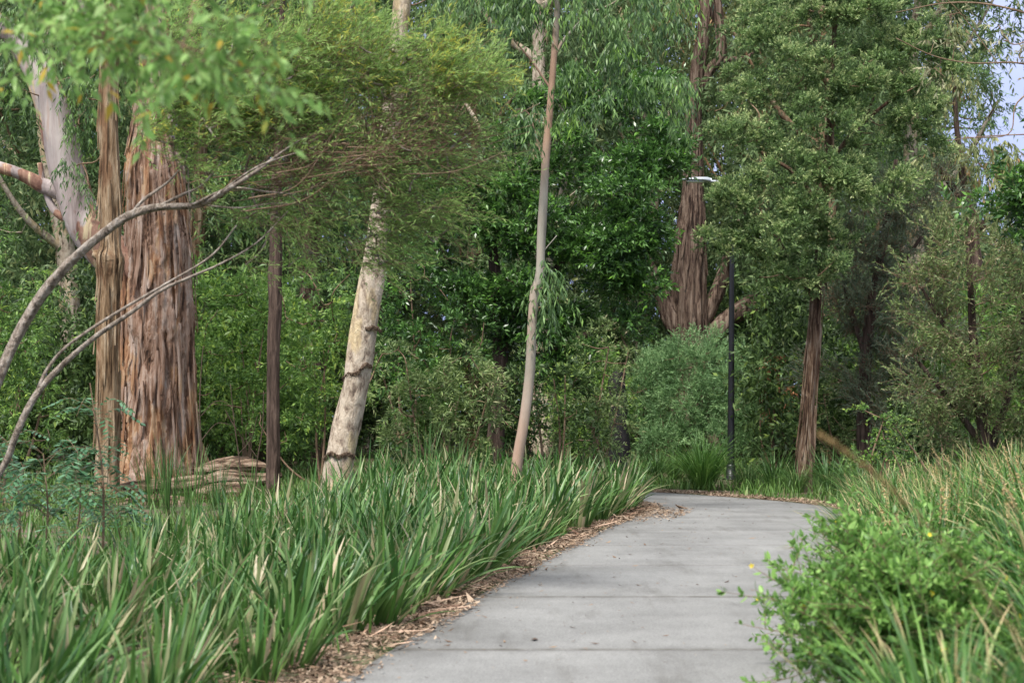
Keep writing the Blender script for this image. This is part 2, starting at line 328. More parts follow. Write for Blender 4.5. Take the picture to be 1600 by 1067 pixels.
# bark chips and fallen leaves along the path edge
def chips(mb, xy, size, z0, rng, curl=.35):
    n = len(xy); a = rng.uniform(0, 2 * np.pi, n); l = size * rng.lognormal(0, .45, n); wd = l * rng.uniform(.15, .5, n)
    z = gh(xy[:, 0], xy[:, 1]); z = np.where(path_d(xy[:, 0], xy[:, 1]) < .05, .016, z) + z0 * rng.uniform(.1, 1, n)
    c = np.stack([xy[:, 0], xy[:, 1], z], -1)
    tl = rng.normal(0, curl, (n, 2))
    u = nrm(np.stack([np.cos(a), np.sin(a), tl[:, 0]], -1)); v = nrm(np.stack([-np.sin(a), np.cos(a), tl[:, 1]], -1))
    t = np.array([[-.5, 0], [-.15, .5], [.5, .1], [.1, -.5]])
    V = c[:, None] + u[:, None] * (l[:, None] * t[None, :, 0])[..., None] + v[:, None] * (wd[:, None] * t[None, :, 1])[..., None]
    V[:, 2, 2] += l * .15; V[..., 2] = np.maximum(V[..., 2], z.min() * 0 + c[:, None, 2] - .004)
    mb.add(V.reshape(-1, 3), np.arange(n * 4).reshape(-1, 4), rnd=np.repeat(rng.uniform(0, 1, n), 4), tint=0)
M['chip'] = leafmat('bark_chip', (.08, .048, .03), (.22, .145, .092), (.44, .335, .24), None, .05, .8)
def along_edge(E, y0, y1, n, rng, off):
    e = E[(E[:, 1] > y0) & (E[:, 1] < y1)]; k = rng.uniform(0, len(e) - 1.001, n); i = k.astype(int); f = (k - i)[:, None]
    p = e[i] * (1 - f) + e[i + 1] * f; t = nrm(e[i + 1] - e[i]); nn = np.stack([-t[:, 1], t[:, 0]], -1)
    return p + nn * off[:, None]
mb = MB()
LLn = LL[LL[:, 0] > -4]
e = LLn[(LLn[:, 1] > 5) & (LLn[:, 1] < 29.5)]
def edge_band(e, n, mean, sd):
    seg = np.linalg.norm(np.diff(e, axis=0), axis=1); cs = np.concatenate([[0], np.cumsum(seg)]); s = R.uniform(0, cs[-1], n)
    p = np.stack([np.interp(s, cs, e[:, k]) for k in (0, 1)], -1); q = np.stack([np.interp(s + .05, cs, e[:, k]) for k in (0, 1)], -1)
    t = nrm(q - p + 1e-9); nn = np.stack([-t[:, 1], t[:, 0]], -1)
    wob = .12 * np.sin(s * 1.7) + .08 * np.sin(s * 4.1 + 1)
    return p + nn * (R.normal(mean, sd, n) + wob)[:, None]
pts = edge_band(e, 36000, .27, .23); pts = pts[path_d(pts[:, 0], pts[:, 1]) > -.16 - .25 * (R.random(len(pts)) < .08)]
chips(mb, pts, .040, .035, R)
e2 = RR[(RR[:, 1] > 24) & (RR[:, 0] > 0)]; p2 = edge_band(e2, 9000, -.35, .25); p2 = p2[path_d(p2[:, 0], p2[:, 1]) > -.1]; chips(mb, p2, .05, .03, R)
# spill at the bend
p3 = np.stack([R.normal(2.3, .55, 2600), R.normal(24.2, .8, 2600)], -1); p3 = p3[path_d(p3[:, 0], p3[:, 1]) > -.75]; chips(mb, p3, .04, .015, R, .2)
tag(mb.build('leaf_litter', M['chip']), 'tan and brown bark chips and dead leaves along the path edges', kind='stuff')
# a few leaves lying on the concrete
mb = MB(); n = 700; yy = R.uniform(7, 29, n); q = R.beta(.7, 1.6, n)
xx = np.interp(yy, LS[:90, 1], LS[:90, 0]) * (1 - q) + np.interp(yy, RS[:90, 1], RS[:90, 0]) * q
chips(mb, np.stack([xx, yy], -1), .028, .006, R, .15)
tag(mb.build('fallen_leaves', leafmat('fallen_leaf', (.05, .03, .02), (.13, .08, .05), (.3, .2, .12), None, .05, .8)), 'scattered dry brown leaves lying on the concrete path', kind='stuff')

# ------------------------------------------------------------------ blades (strap leaves, mat rush, grass)
def blades(mb, base, az, length, width, lean, bend, rng, seg=6, fold=.25, rnd=None, lean_vec=None):
    """arching blades; all args are arrays of n"""
    n = len(base); s = np.linspace(0, 1, seg + 1)
    out = np.stack([np.cos(az), np.sin(az), np.zeros(n)], -1); side = np.stack([-np.sin(az), np.cos(az), np.zeros(n)], -1)
    ang = lean[:, None] + bend[:, None] * s[None] ** 1.6                # angle from vertical
    dx = np.sin(ang); dz = np.cos(ang); ds = (length / seg)[:, None]
    X = np.concatenate([np.zeros((n, 1)), np.cumsum((dx[:, 1:] + dx[:, :-1]) / 2 * ds, 1)], 1)
    Z = np.concatenate([np.zeros((n, 1)), np.cumsum((dz[:, 1:] + dz[:, :-1]) / 2 * ds, 1)], 1)
    C = base[:, None] + out[:, None] * X[..., None]; C[..., 2] += Z
    if lean_vec is not None: C += np.asarray(lean_vec)[None, None] * (s[None, :, None] ** 1.5) * length[:, None, None]
    tw = rng.normal(0, .5, n)
    wp = np.interp(s, [0, .12, .5, .8, 1], [.6, .85, 1, .62, .04]); wv = width[:, None] * wp[None] * .5
    sd = side[:, None] * np.cos(tw[:, None] * s[None])[..., None] + out[:, None] * np.sin(tw[:, None] * s[None])[..., None]
    nor = np.stack([-dz[..., None] * out[:, None, 0:1], -dz[..., None] * out[:, None, 1:2], dx[..., None]], -1)[..., 0, :] if False else np.concatenate([-dz[..., None] * out[:, None, :2], dx[..., None]], -1)
    A = C + sd * wv[..., None] + nor * (wv * fold)[..., None]; B = C - sd * wv[..., None] + nor * (wv * fold)[..., None]
    V = np.stack([A, C, B], 2)                                       # n, seg+1, 3, 3
    k = np.arange(seg)[:, None] * 3; q = np.concatenate([np.stack([k + 0, k + 1, k + 4, k + 3], -1), np.stack([k + 1, k + 2, k + 5, k + 4], -1)], 1).reshape(-1, 4)
    Q = (np.arange(n)[:, None, None] * (seg + 1) * 3 + q[None]).reshape(-1, 4)
    if rnd is None: rnd = rng.uniform(0, 1, n)
    mb.add(V.reshape(-1, 3), Q, rnd=np.repeat(rnd, (seg + 1) * 3), tint=np.tile(np.repeat(s, 3), n))
def blademat(name, cols, base_c, tip_c, trans=.25, rough=.4, tip0=.8):
    m, nt, N, L, bs = newmat(name)
    a = N.new('ShaderNodeAttribute'); a.attribute_name = 'rnd'; t = N.new('ShaderNodeAttribute'); t.attribute_name = 'tint'
    oi = N.new('ShaderNodeObjectInfo'); ad = N.new('ShaderNodeMath'); ad.operation = 'MULTIPLY_ADD'; ad.inputs[1].default_value = .22
    sb = N.new('ShaderNodeMath'); sb.operation = 'MULTIPLY_ADD'; sb.inputs[1].default_value = .78; sb.inputs[2].default_value = 0
    L.new(a.outputs['Fac'], sb.inputs[0]); L.new(oi.outputs['Random'], ad.inputs[0]); L.new(sb.outputs[0], ad.inputs[2])
    r = ramp(N, cols); L.new(ad.outputs[0], r.inputs[0])
    # tip dries on some blades: threshold moves with rnd
    th = N.new('ShaderNodeMath'); th.operation = 'SINE'; m5 = N.new('ShaderNodeMath'); m5.operation = 'MULTIPLY'; m5.inputs[1].default_value = 57.; L.new(a.outputs['Fac'], m5.inputs[0]); L.new(m5.outputs[0], th.inputs[0])
    mr = N.new('ShaderNodeMapRange'); mr.inputs[1].default_value = -1; mr.inputs[2].default_value = 1; mr.inputs[3].default_value = tip0; mr.inputs[4].default_value = 1.15; L.new(th.outputs[0], mr.inputs[0])
    su = N.new('ShaderNodeMath'); su.operation = 'SUBTRACT'; L.new(t.outputs['Fac'], su.inputs[0]); L.new(mr.outputs[0], su.inputs[1])
    m8 = N.new('ShaderNodeMath'); m8.operation = 'MULTIPLY'; m8.inputs[1].default_value = 9; m8.use_clamp = True; L.new(su.outputs[0], m8.inputs[0])
    x = N.new('ShaderNodeMix'); x.data_type = 'RGBA'; x.inputs[7].default_value = (*tip_c, 1); L.new(m8.outputs[0], x.inputs[0]); L.new(r.outputs[0], x.inputs[6])
    mr2 = N.new('ShaderNodeMapRange'); mr2.inputs[1].default_value = 0; mr2.inputs[2].default_value = .22; mr2.inputs[3].default_value = .7; mr2.inputs[4].default_value = 0; L.new(t.outputs['Fac'], mr2.inputs[0])
    y = N.new('ShaderNodeMix'); y.data_type = 'RGBA'; y.inputs[7].default_value = (*base_c, 1); L.new(mr2.outputs[0], y.inputs[0]); L.new(x.outputs[2], y.inputs[6])
    L.new(y.outputs[2], bs.inputs['Base Color']); bs.inputs['Roughness'].default_value = rough; bs.inputs['Specular IOR Level'].default_value = .4
    tr = N.new('ShaderNodeBsdfTranslucent'); L.new(y.outputs[2], tr.inputs[0]); ms = N.new('ShaderNodeMixShader'); ms.inputs[0].default_value = trans
    L.new(bs.outputs[0], ms.inputs[1]); L.new(tr.outputs[0], ms.inputs[2]); L.new(ms.outputs[0], N['Material Output'].inputs[0])
    return m
M['flax'] = blademat('strap_leaf', [(0, (.02, .06, .016)), (.28, (.045, .125, .025)), (.52, (.09, .195, .04)), (.70, (.18, .30, .10)), (.82, (.33, .32, .17)), (1, (.54, .42, .28))], (.10, .15, .05), (.30, .19, .10), .25, .38, .88)
M['rush'] = blademat('mat_rush_leaf', [(0, (.025, .075, .016)), (.5, (.065, .17, .028)), (.8, (.14, .28, .05)), (.91, (.30, .38, .13)), (1, (.62, .54, .32))], (.14, .18, .07), (.5, .40, .20), .3, .4, .75)
M['rush_bright'] = blademat('bright_rush_leaf', [(0, (.06, .15, .03)), (.5, (.13, .28, .055)), (.85, (.24, .42, .09)), (1, (.4, .48, .18))], (.07, .12, .03), (.35, .27, .13), .35, .35, .95)
M['rush_dark'] = blademat('deep_green_rush_leaf', [(0, (.035, .085, .025)), (.5, (.075, .165, .04)), (.85, (.14, .25, .065)), (1, (.26, .3, .12))], (.07, .1, .03), (.35, .27, .13), .3, .4, .85)
M['grass'] = blademat('low_grass', [(0, (.045, .10, .02)), (.5, (.09, .19, .035)), (.85, (.16, .28, .06)), (1, (.35, .3, .16))], (.06, .1, .03), (.3, .25, .12), .3, .5, .9)

def flax_mesh(k):
    rng = np.random.default_rng(100 + k); mb = MB(); n = 46
    a = rng.uniform(0, 2 * np.pi, n); r = .17 * np.sqrt(rng.random(n)); base = np.stack([np.cos(a) * r, np.sin(a) * r, np.full(n, -.02)], -1)
    az = a + rng.normal(0, .7, n); ln = rng.uniform(.42, 1.05, n) * (.78, .9, 1, 1.08, 1, .85)[k]; 
    blades(mb, base, az, ln, rng.uniform(.028, .050, n), np.abs(rng.normal(.19, .26, n)), np.abs(rng.normal(.42, .5, n)), rng, 7, .35)
    return mb.build('flax_lily', M['flax'], mesh_only=True)
FM = [flax_mesh(k) for k in range(6)]
def rush_mesh(k, n=105, L0=1.0, mat='rush', spikes=9, wd=.0165):
    rng = np.random.default_rng(200 + k); mb = MB()
    a = rng.uniform(0, 2 * np.pi, n); r = .16 * np.sqrt(rng.random(n)); base = np.stack([np.cos(a) * r, np.sin(a) * r, np.full(n, -.02)], -1)
    blades(mb, base, a + rng.normal(0, .5, n), L0 * rng.uniform(.6, 1.1, n), wd * rng.uniform(.7, 1.3, n), np.abs(rng.normal(.25, .25, n)), np.abs(rng.normal(1.0, .6, n)), rng, 8, .3)
    return mb.build('mat_rush', M[mat], mesh_only=True)
def spike_mesh(k, n=8):
    """cream seed spikes of the mat rush"""
    rng = np.random.default_rng(300 + k); mb = MB(); h = rng.uniform(.45, .85, n); a = rng.uniform(0, 6.28, n)
    b = np.stack([np.cos(a), np.sin(a), np.zeros(n)], -1) * .08; ln = rng.uniform(.15, .5, n)
    t = b + np.stack([np.cos(a) * ln * h, np.sin(a) * ln * h, h], -1)
    ax = t - b; prisms(mb, b, t, .0025, .002)
    for q in range(n):
        s = rng.uniform(.55, 1, 26); p = b[q] + ax[q] * s[:, None]; d = nrm(rng.normal(0, 1, (26, 3))) * .022
        prisms(mb, p, p + d, .0065, .002)
    mb.A['rnd'] = [(0, rng.uniform(.3, 1, mb.n))]; mb.A['tint'] = [(0, np.full(mb.n, .5))]
    return mb.build('seed_spikes', M['spike'], mesh_only=True)
M['spike'] = leafmat('seed_spike', (.22, .15, .06), (.40, .28, .11), (.58, .48, .26), None, .1, .7)
RM = [rush_mesh(k) for k in range(5)]; RD = [rush_mesh(10 + k, 170, 1.0, 'rush_dark') for k in range(3)]; SM = [spike_mesh(k) for k in range(4)]

def inst(name, me, loc, rz, sc, label, cat, group, tilt=0., kids=()):
    o = bpy.data.objects.new(name, me); COL.objects.link(o)
    o.matrix_world = Matrix.Translation([float(v) for v in loc]) @ Matrix.Rotation(tilt, 4, 'Y') @ Matrix.Rotation(rz, 4, 'Z') @ Matrix.Diagonal((*(sc if hasattr(sc, '__len__') else (sc, sc, sc)), 1))
    tag(o, label, cat, group)
    for nm, km in kids:
        c = bpy.data.objects.new(nm, km); COL.objects.link(c); c.parent = o
    return o

# flax lily bed on the left of the path
rng = np.random.default_rng(11)
cand = []
e = LLn[(LLn[:, 1] > 5.6)]
tries = 0
def place_poisson(n, sampler, rmin, ok):
    out = np.zeros((0, 2)); 
    for _ in range(n * 60):
        p = sampler()
        if not ok(p): continue
        if len(out) and np.min(np.hypot(*(out - p).T)) < rmin: continue
        out = np.vstack([out, p])
        if len(out) >= n: break
    return out
def bed_ok(p):
    d = path_d(np.array([p[0]]), np.array([p[1]]))[0]
    px = 800 + p[0] * F / p[1]
    if outer(p[0], p[1]): return False
    wid = np.interp(p[1], [5, 9, 14, 20, 27], [3.0, 3.6, 3.4, 3.7, 3.4])
    return .32 < d < wid and px > -70 and p[1] > 5.6
bed = place_poisson(290, lambda: np.array([rng.uniform(-4.5, 2.6), 5.6 + 22.2 * rng.random() ** .85]), .43, bed_ok)
for p in bed:
    z = gh(p[:1], p[1:])[0]
    inst('flax_lily', FM[rng.integers(6)], (p[0], p[1], z), rng.uniform(0, 6.28), rng.uniform(.82, 1.12) * np.interp(p[1], [6, 12, 17, 22], [.76, .80, .88, 1.08]) * (.9 if 800 + p[0] * F / p[1] < 420 else 1),
         'strappy green flax lily clump in the bed along the left of the path', 'plant', 'flax lilies in the bed left of the path', tilt=rng.normal(.2, .08))

# mat rush bank on the right
rng = np.random.default_rng(12)
def bank_ok(p):
    d = path_d(np.array([p[0]]), np.array([p[1]]))[0]; px = 800 + p[0] * F / p[1]
    return outer(p[0], p[1]) and d > .2 and px < 1740 and not (5.8 < p[1] < 10.4 and d < 1.0)
bank = place_poisson(190, lambda: np.array([rng.uniform(1.2, 9), 4.2 + 20 * rng.random() ** 1.2]), .43, bank_ok)
for p in bank:
    z = gh(p[:1], p[1:])[0]; far = p[1] > 19
    inst('mat_rush', RM[rng.integers(5)], (p[0], p[1], z), rng.uniform(0, 6.28), rng.uniform(.85, 1.25) * np.interp(p[1], [4, 8, 14, 20], [.88, .98, .92, .82]),
         'arching lime green mat rush tussock on the bank right of the path', 'plant', 'mat rush tussocks on the bank right of the path', tilt=rng.normal(-.08, .1),
         kids=(('seed_spikes', SM[rng.integers(4)]),) if rng.random() < .45 else ())
RB = rush_mesh(30, 330, 1.25, 'rush_bright', wd=.016)
# darker rush clumps at the far side of the bend
for (px, Y, sc, lab) in [(1098, 33.3, 1.15, 'large fountain-shaped rush clump on the far verge in front of the lamp post'),
        (1210, 31.6, 1.0, 'dark green rush clump on the far verge between the lamp post and the paperbark'),
        (1170, 33.0, .8, 'small rush clump just right of the lamp post base'),
        (1300, 29.6, 1.05, 'dark rush clump touching the right side of the paperbark base'),
        (1245, 30.6, .7, 'small dark rush tuft against the left side of the paperbark base'),
        (1345, 28.3, 1.1, 'dark green rush clump on the outside of the bend, right of the paperbark'),
        (1395, 26.3, 1.15, 'dark green rush clump where the right bank meets the bend'),
        (1025, 35.6, .9, 'rush clump at the left end of the far verge where the path disappears'),
        (1055, 36.5, .9, 'rush clump behind the far verge, left of the fountain-shaped clump'),
        (1440, 25.0, 1.1, 'dark rush clump under the fine-leaved tea tree on the right')]:
    p = ((px - 800) * Y / F, Y); inst('rush_clump', RB if px == 1098 else RD[int(px) % 3], on_ground(*p), px, sc * np.array([1.1, 1.1, 1]), lab, 'plant', 'rush clumps around the outside of the bend')

# low grass and weeds over the forest floor
def low_grass(n, xs, ys, hmin, hmax, dens, name, label, mat='grass', wd=.012):
    rng = np.random.default_rng(n); mb = MB(); x = rng.uniform(*xs, n); y = rng.uniform(*ys, n)
    k = (path_d(x, y) > .25) & (np.sin(x * 1.3 + 2 * np.sin(y * .7)) + np.sin(y * 1.1 + x * .5) + rng.normal(0, .8, n) > dens) & (np.abs(x) < y * .36 + 1)
    x, y = x[k], y[k]; n = len(x); b = np.stack([x, y, gh(x, y) - .01], -1)
    blades(mb, b, rng.uniform(0, 6.28, n), rng.uniform(hmin, hmax, n), wd * rng.uniform(.7, 1.4, n) * (1 + y / 40), np.abs(rng.normal(.2, .25, n)), np.abs(rng.normal(.6, .4, n)), rng, 3, .2)
    tag(mb.build(name, M[mat]), label, kind='stuff')
low_grass(60000, (-14, 8), (12, 44), .12, .42, -.2, 'grass', 'low green grass and weeds growing over the forest floor')
low_grass(9000, (-5, 3), (6, 27), .15, .35, -.6, 'ground_cover', 'fine bright green grass growing between the strappy clumps')

# ------------------------------------------------------------------ foliage
def leaves(mb, c, r, rng, K, J, L0, W0, bias=(0, 0, .3), spread=1., droop=.2, fwd=.6, hang=0., flat=.5, outdir=None, out=.8, twigs=None, twr=.004, tint=None, s0=.2, sq=.75, wmid=.42):
    """foliage: for each clump centre c (N,3) of radius r (N,), K twigs with J leaves each"""
    n = len(c); d = rng.normal(0, spread, (n, K, 3)) + np.asarray(bias)
    if outdir is not None: d += outdir[:, None] * out
    d = nrm(d); ln = r[:, None] * rng.uniform(.55, 1.15, (n, K)); st = c[:, None] + rng.normal(0, .28, (n, K, 3)) * r[:, None, None] * np.array([1, 1, sq])
    s = np.linspace(s0, 1, J)[None, None] + rng.uniform(-.04, .04, (n, K, J))
    p = st[:, :, None] + d[:, :, None] * (ln[..., None] * s)[..., None]; p[..., 2] -= droop * ln[..., None] * s ** 2
    t = d[:, :, None] + np.zeros_like(p); t[..., 2] -= 2 * droop * s; t = nrm(t)
    if twigs is not None:
        b = st + d * ln[..., None]; b[..., 2] -= droop * ln; mid = st + d * ln[..., None] * .5; mid[..., 2] -= droop * ln * .25
        prisms(twigs, st.reshape(-1, 3), mid.reshape(-1, 3), twr, twr * .7); prisms(twigs, mid.reshape(-1, 3), b.reshape(-1, 3), twr * .7, twr * .35)
    a = rng.uniform(0, 2 * np.pi, p.shape[:3]); h = nrm(rng.normal(0, 1, p.shape)); u = nrm(np.cross(t, h))
    ld = t * fwd + u * (1 - fwd * .5); ld[..., 2] -= hang; ld = nrm(ld)
    wv = nrm(nrm(np.cross(ld, np.array([0, 0, 1.]))) * flat + rng.normal(0, 1, p.shape) * (1 - flat * .6)); wv = nrm(wv - ld * np.sum(wv * ld, -1, keepdims=True))
    LL_ = (L0 * rng.uniform(.6, 1.25, p.shape[:3]))[..., None]; WW = LL_ / L0 * W0 * .5
    m_ = p + ld * LL_ * wmid; m_[..., 2] += LL_[..., 0] * .04
    V = np.stack([p, m_ + wv * WW, p + ld * LL_, m_ - wv * WW], 3).reshape(-1, 3)
    q = len(V) // 4
    cr = rng.uniform(-.25, .25, (n, 1, 1)) + rng.uniform(-.15, .15, (n, K, 1)) + rng.uniform(.0, 1, (n, K, J)); cr = np.clip(cr, 0, 1)
    ti = np.clip((s - .2) * .9 + rng.uniform(-.3, .3, (n, K, J)) + (rng.uniform(-.5, .25, (n, 1, 1)) if tint is None else tint[:, None, None]), 0, 1)
    mb.add(V, np.arange(q * 4).reshape(-1, 4), rnd=np.repeat(cr.ravel(), 4), tint=np.repeat(ti.ravel(), 4))

def blob_clumps(blobs, rng, per_m2, front=.72, jit=.12):
    """blobs: (px, py, Y, rx_px, rz_px[, ry_m]) -> clump centres + outward dirs"""
    C, D = [], []
    for b in blobs:
        px, py, Y, rx, rz = b[:5]; c = P(px, py, Y); rx *= Y / F; rz *= Y / F; ry = b[5] if len(b) > 5 else min(rx, rz) * .8
        n = max(3, int(per_m2 * np.pi * rx * rz)); d = nrm(rng.normal(0, 1, (n, 3)))
        flip = (d[:, 1] > 0) & (rng.random(n) < front); d[flip, 1] *= -1
        rad = rng.uniform(.35, 1.0, n) ** .6
        C.append(c + d * rad[:, None] * np.array([rx, ry, rz]) + rng.normal(0, jit, (n, 3))); D.append(d)
    return np.vstack(C), np.vstack(D)

def puff_clumps(blobs, rng, pr=.34, cover=1.5, per=9, crr=(.15, .22)):
    """layered crown: each blob carries flattened puffs, each puff carries small clumps mostly on its top"""
    C, D = [], []
    for b in blobs:
        px, py, Y, rx, rz = b[:5]; c = P(px, py, Y); rx *= Y / F; rz *= Y / F; ry = min(rx, rz) * .9
        n = max(3, int(cover * rx * rz / (pr * pr * .7))); d = nrm(rng.normal(0, 1, (n, 3))); fl = (d[:, 1] > 0) & (rng.random(n) < .7); d[fl, 1] *= -1
        pc = c + d * np.array([rx, ry, rz]) * rng.uniform(.55, .95, (n, 1)) + rng.normal(0, .06, (n, 3)); pr_ = pr * rng.uniform(.6, 1.3, n)
        for q, r_ in zip(pc, pr_):
            e = nrm(rng.normal(0, 1, (per, 3)) + [0, -.25, .45]); C.append(q + e * np.array([1, 1, .55]) * r_ * rng.uniform(.6, 1, (per, 1))); D.append(e)
    return np.vstack(C), np.vstack(D)

def connect(mb, nodes, C, rng, r0, seg=5, sag=.12, frac=1.):
    """thin curved boughs from the nearest skeleton node to clump centres"""
    nodes = np.asarray(nodes)
    order = np.argsort(np.min(np.linalg.norm(C[:, None] - nodes[None], axis=2), axis=1)); pool = [n_ for n_ in nodes]
    for i_ in order[:int(len(order) * frac)]:
        c = C[i_]; pa = np.array(pool); dd = np.linalg.norm(pa - c, axis=1) + np.maximum(0, pa[:, 2] - c[2]) * .8; j = int(np.argmin(dd)); a = pa[j]; l = np.linalg.norm(c - a)
        if l < .05: continue
        mid = (a + c) / 2 + rng.normal(0, .1 * l, 3); mid[2] -= sag * l * .5
        pts = smooth_line([a, mid, c], 3); rr = min(r0, .008 + .018 * l)
        tube(mb, pts, np.linspace(rr, rr * .4, len(pts)), seg, rng=rng); pool.append(mid); pool.append(c)

def px_line(rows, Y, n=5):
    """rows of (px, py, width_px[, Y]) -> smooth world line and radii"""
    w_ = []
    for r_ in rows:
        y_ = r_[3] if len(r_) > 3 else Y
        p = P(r_[0], r_[1], y_); w_.append([*p, r_[2] * .5 * y_ / F])
    s = smooth_line(w_, n); return s[:, :3], np.maximum(s[:, 3], .002)

def bark_strips(mb, P3, rad, n, wd, rng, seg=8):
    """loose strips of bark lifting off a trunk, joined to it at one end"""
    cs = np.concatenate([[0], np.cumsum(np.linalg.norm(np.diff(P3, axis=0), axis=1))]); tot = min(cs[-1], 9.)
    for _ in range(n):
        L_ = rng.uniform(.35, 1.9); s0 = rng.uniform(.2, tot - L_ * .3); a = rng.uniform(0, 6.28) if rng.random() < .3 else rng.uniform(-2.9, -.2)
        s = s0 + np.linspace(0, L_, seg + 1); t = np.linspace(0, 1, seg + 1); c = np.stack([np.interp(s, cs, P3[:, k]) for k in range(3)], -1); rr = np.interp(s, cs, rad)
        off = rng.uniform(.01, .035) + (1 - t) ** 2 * rng.uniform(0, .07); aa = a + rng.normal(0, .05) * t + .03 * np.sin(t * 5 + a)
        w_ = wd * rng.uniform(.4, 1.3) * np.interp(t, [0, .15, .8, 1], [.3, 1, .8, .5]); out = np.stack([np.cos(aa), np.sin(aa), 0 * aa], -1); sd = np.stack([-np.sin(aa), np.cos(aa), 0 * aa], -1)
        m_ = c + out * (rr * 1.02 + off)[:, None]
        V = np.stack([m_ - sd * w_[:, None] * .5 - out * .012, m_ - sd * w_[:, None] * .2 + out * .006, m_ + sd * w_[:, None] * .25 + out * .005, m_ + sd * w_[:, None] * .5 - out * .012], 1)
        k = np.arange(seg)[:, None] * 4; mb.add(V.reshape(-1, 3), np.concatenate([np.concatenate([k + q, k + q + 1, k + q + 5, k + q + 4], 1) for q in range(3)]))

def make_tree(name, label, cat, Y, trunk, limbs=(), bark='bark_tan', blobs=(), leaf='dark', seed=0, per=3.0, cr=(.3, .5), K=14, J=9, L0=.08, W0=.022, dens=1.45, lw=1.55,
              seg=20, rough=.05, furrow=0., group=None, twig='twig', connect_r=.05, ring=6, showtwigs=False, node_from=.3, extra=None, base=None, front=.72, frac=1., puff=None, limb_bark=None, strips=0, strip_w=.05, **kw):
    rng = np.random.default_rng(1000 + seed); per *= dens; W0 *= lw; L0 *= 1 + (lw - 1) * .35
    P3, rad = px_line(trunk, Y, ring)
    b0 = P3[0].copy()
    root = empty(name, b0, label, cat, group)
    mb = MB(); tube(mb, P3, rad, seg, rough, furrow, rng, cap=True); nodes = list(P3[int(len(P3) * node_from):])
    for l in limbs:
        lb = MB() if limb_bark else mb
        q, qr = px_line(l, Y, ring); tube(lb, q, qr, max(8, seg // 2), rough, furrow * (.1 if limb_bark else .7), rng, cap=True); nodes += list(q[len(q) // 3:])
        if limb_bark: lb.build('limb', M[limb_bark], root, b0, smooth=True)
    if strips: bark_strips(mb, P3, rad, strips, strip_w, rng)
    mb.build('trunk', M[bark], root, b0, smooth=True)
    if blobs:
        C, D = puff_clumps(blobs, rng, **puff) if puff else blob_clumps(blobs, rng, per, front)
        r = rng.uniform(*cr, len(C)); br = MB(); connect(br, nodes, C if not puff else C[::5], rng, connect_r, frac=frac)
        lf = MB(); leaves(lf, C, r, rng, K, J, L0, W0, outdir=D, twigs=br if showtwigs else None, **kw)
        br.build('branches', M[twig], root, b0, smooth=True); lf.build('crown', M[leaf], root, b0)
    return root, b0

def make_shrub(name, label, Y, px, blobs, leaf, seed, group=None, stems=5, per=5, cr=(.22, .38), twig='twig', cat='shrub', dens=1.4, lw=1.5, **kw):
    kw['W0'] = kw.get('W0', .022) * lw; kw['L0'] = kw.get('L0', .08) * (1 + (lw - 1) * .35); per *= dens
    rng = np.random.default_rng(2000 + seed); b0 = on_ground((px - 800) * Y / F, Y); root = empty(name, b0, label, cat, group)
    C, D = blob_clumps(blobs, rng, per); C = C[C[:, 2] > b0[2] + .05 * 0] if False else C; C[:, 2] = np.maximum(C[:, 2], b0[2] + .12)
    st = MB(); nodes = []
    top = C[rng.choice(len(C), min(stems, len(C)), replace=False)]
    for t in top:
        mid = b0 * .5 + t * .5 + rng.normal(0, .12, 3); l = smooth_line([b0 + rng.normal(0, .05, 3) * [1, 1, 0] - [0, 0, .05], mid, t], 5); tube(st, l, np.linspace(.03, .01, len(l)), 6, rng=rng); nodes += list(l[2:])
    connect(st, nodes, C, rng, .018, 4)
    lf = MB(); leaves(lf, C, rng.uniform(*cr, len(C)), rng, outdir=D, twigs=st if kw.pop('showtwigs', False) else None, **kw)
    st.build('stems', M[twig], root, b0, smooth=True); lf.build('foliage', M[leaf], root, b0)
    return root

BROAD = dict(K=13, J=10, L0=.085, W0=.024, bias=(0, 0, .35), droop=.15, fwd=.7, flat=.6)
HANG = dict(K=13, J=13, L0=.105, W0=.017, bias=(0, 0, -.5), spread=.8, droop=.9, fwd=.4, hang=1.4, flat=.2)
FINE = dict(K=22, J=14, L0=.05, W0=.013, bias=(0, 0, .7), spread=.8, droop=.05, fwd=.8, flat=.3)

exec_parts = []
# ================================================================== TREES
# big old gum on the left
G1 = make_tree('gum_tree', 'massive old gum with shaggy pinkish-brown trunk at the left, fallen logs at its foot', 'tree', 30,
    [(252, 800, 159.0), (252, 762, 137.8), (251, 715, 126.1), (250, 640, 118.7), (249, 560, 112.4), (248, 480, 107.1), (247, 400, 100.7), (245, 340, 91.2), (241, 270, 82.7), (238, 210, 61.5), (240, 140, 46.6), (245, 20, 40.3), (250, -120, 33.9)],
    [[(222, 430, 60), (182, 405, 66), (150, 372, 64), (124, 325, 58), (104, 262, 56), (90, 200, 54), (74, 145, 50), (48, 95, 38), (10, 48, 30), (-50, 0, 24)],
     [(118, 315, 24), (92, 300, 27), (70, 291, 24), (38, 275, 20), (0, 262, 18), (-60, 246, 15)],
     [(142, 352, 16), (112, 345, 13), (86, 330, 12), (70, 295, 9), (62, 255, 8)],
     [(246, 250, 40), (262, 190, 30), (290, 100, 24), (310, 0, 20), (330, -90, 16)]],
    'bark_big', [(90, 120, 29.5, 50, 60), (120, 250, 29.2, 40, 70), (40, 60, 30, 70, 60), (150, 180, 30, 50, 90), (260, -20, 31, 180, 90), (200, 60, 31, 120, 60)], 'gumleaf', 1,
    per=2.6, cr=(.3, .5), seg=110, ring=14, rough=.05, furrow=.20, frac=.6, limb_bark='bark_smooth', strips=120, strip_w=.085, **HANG)

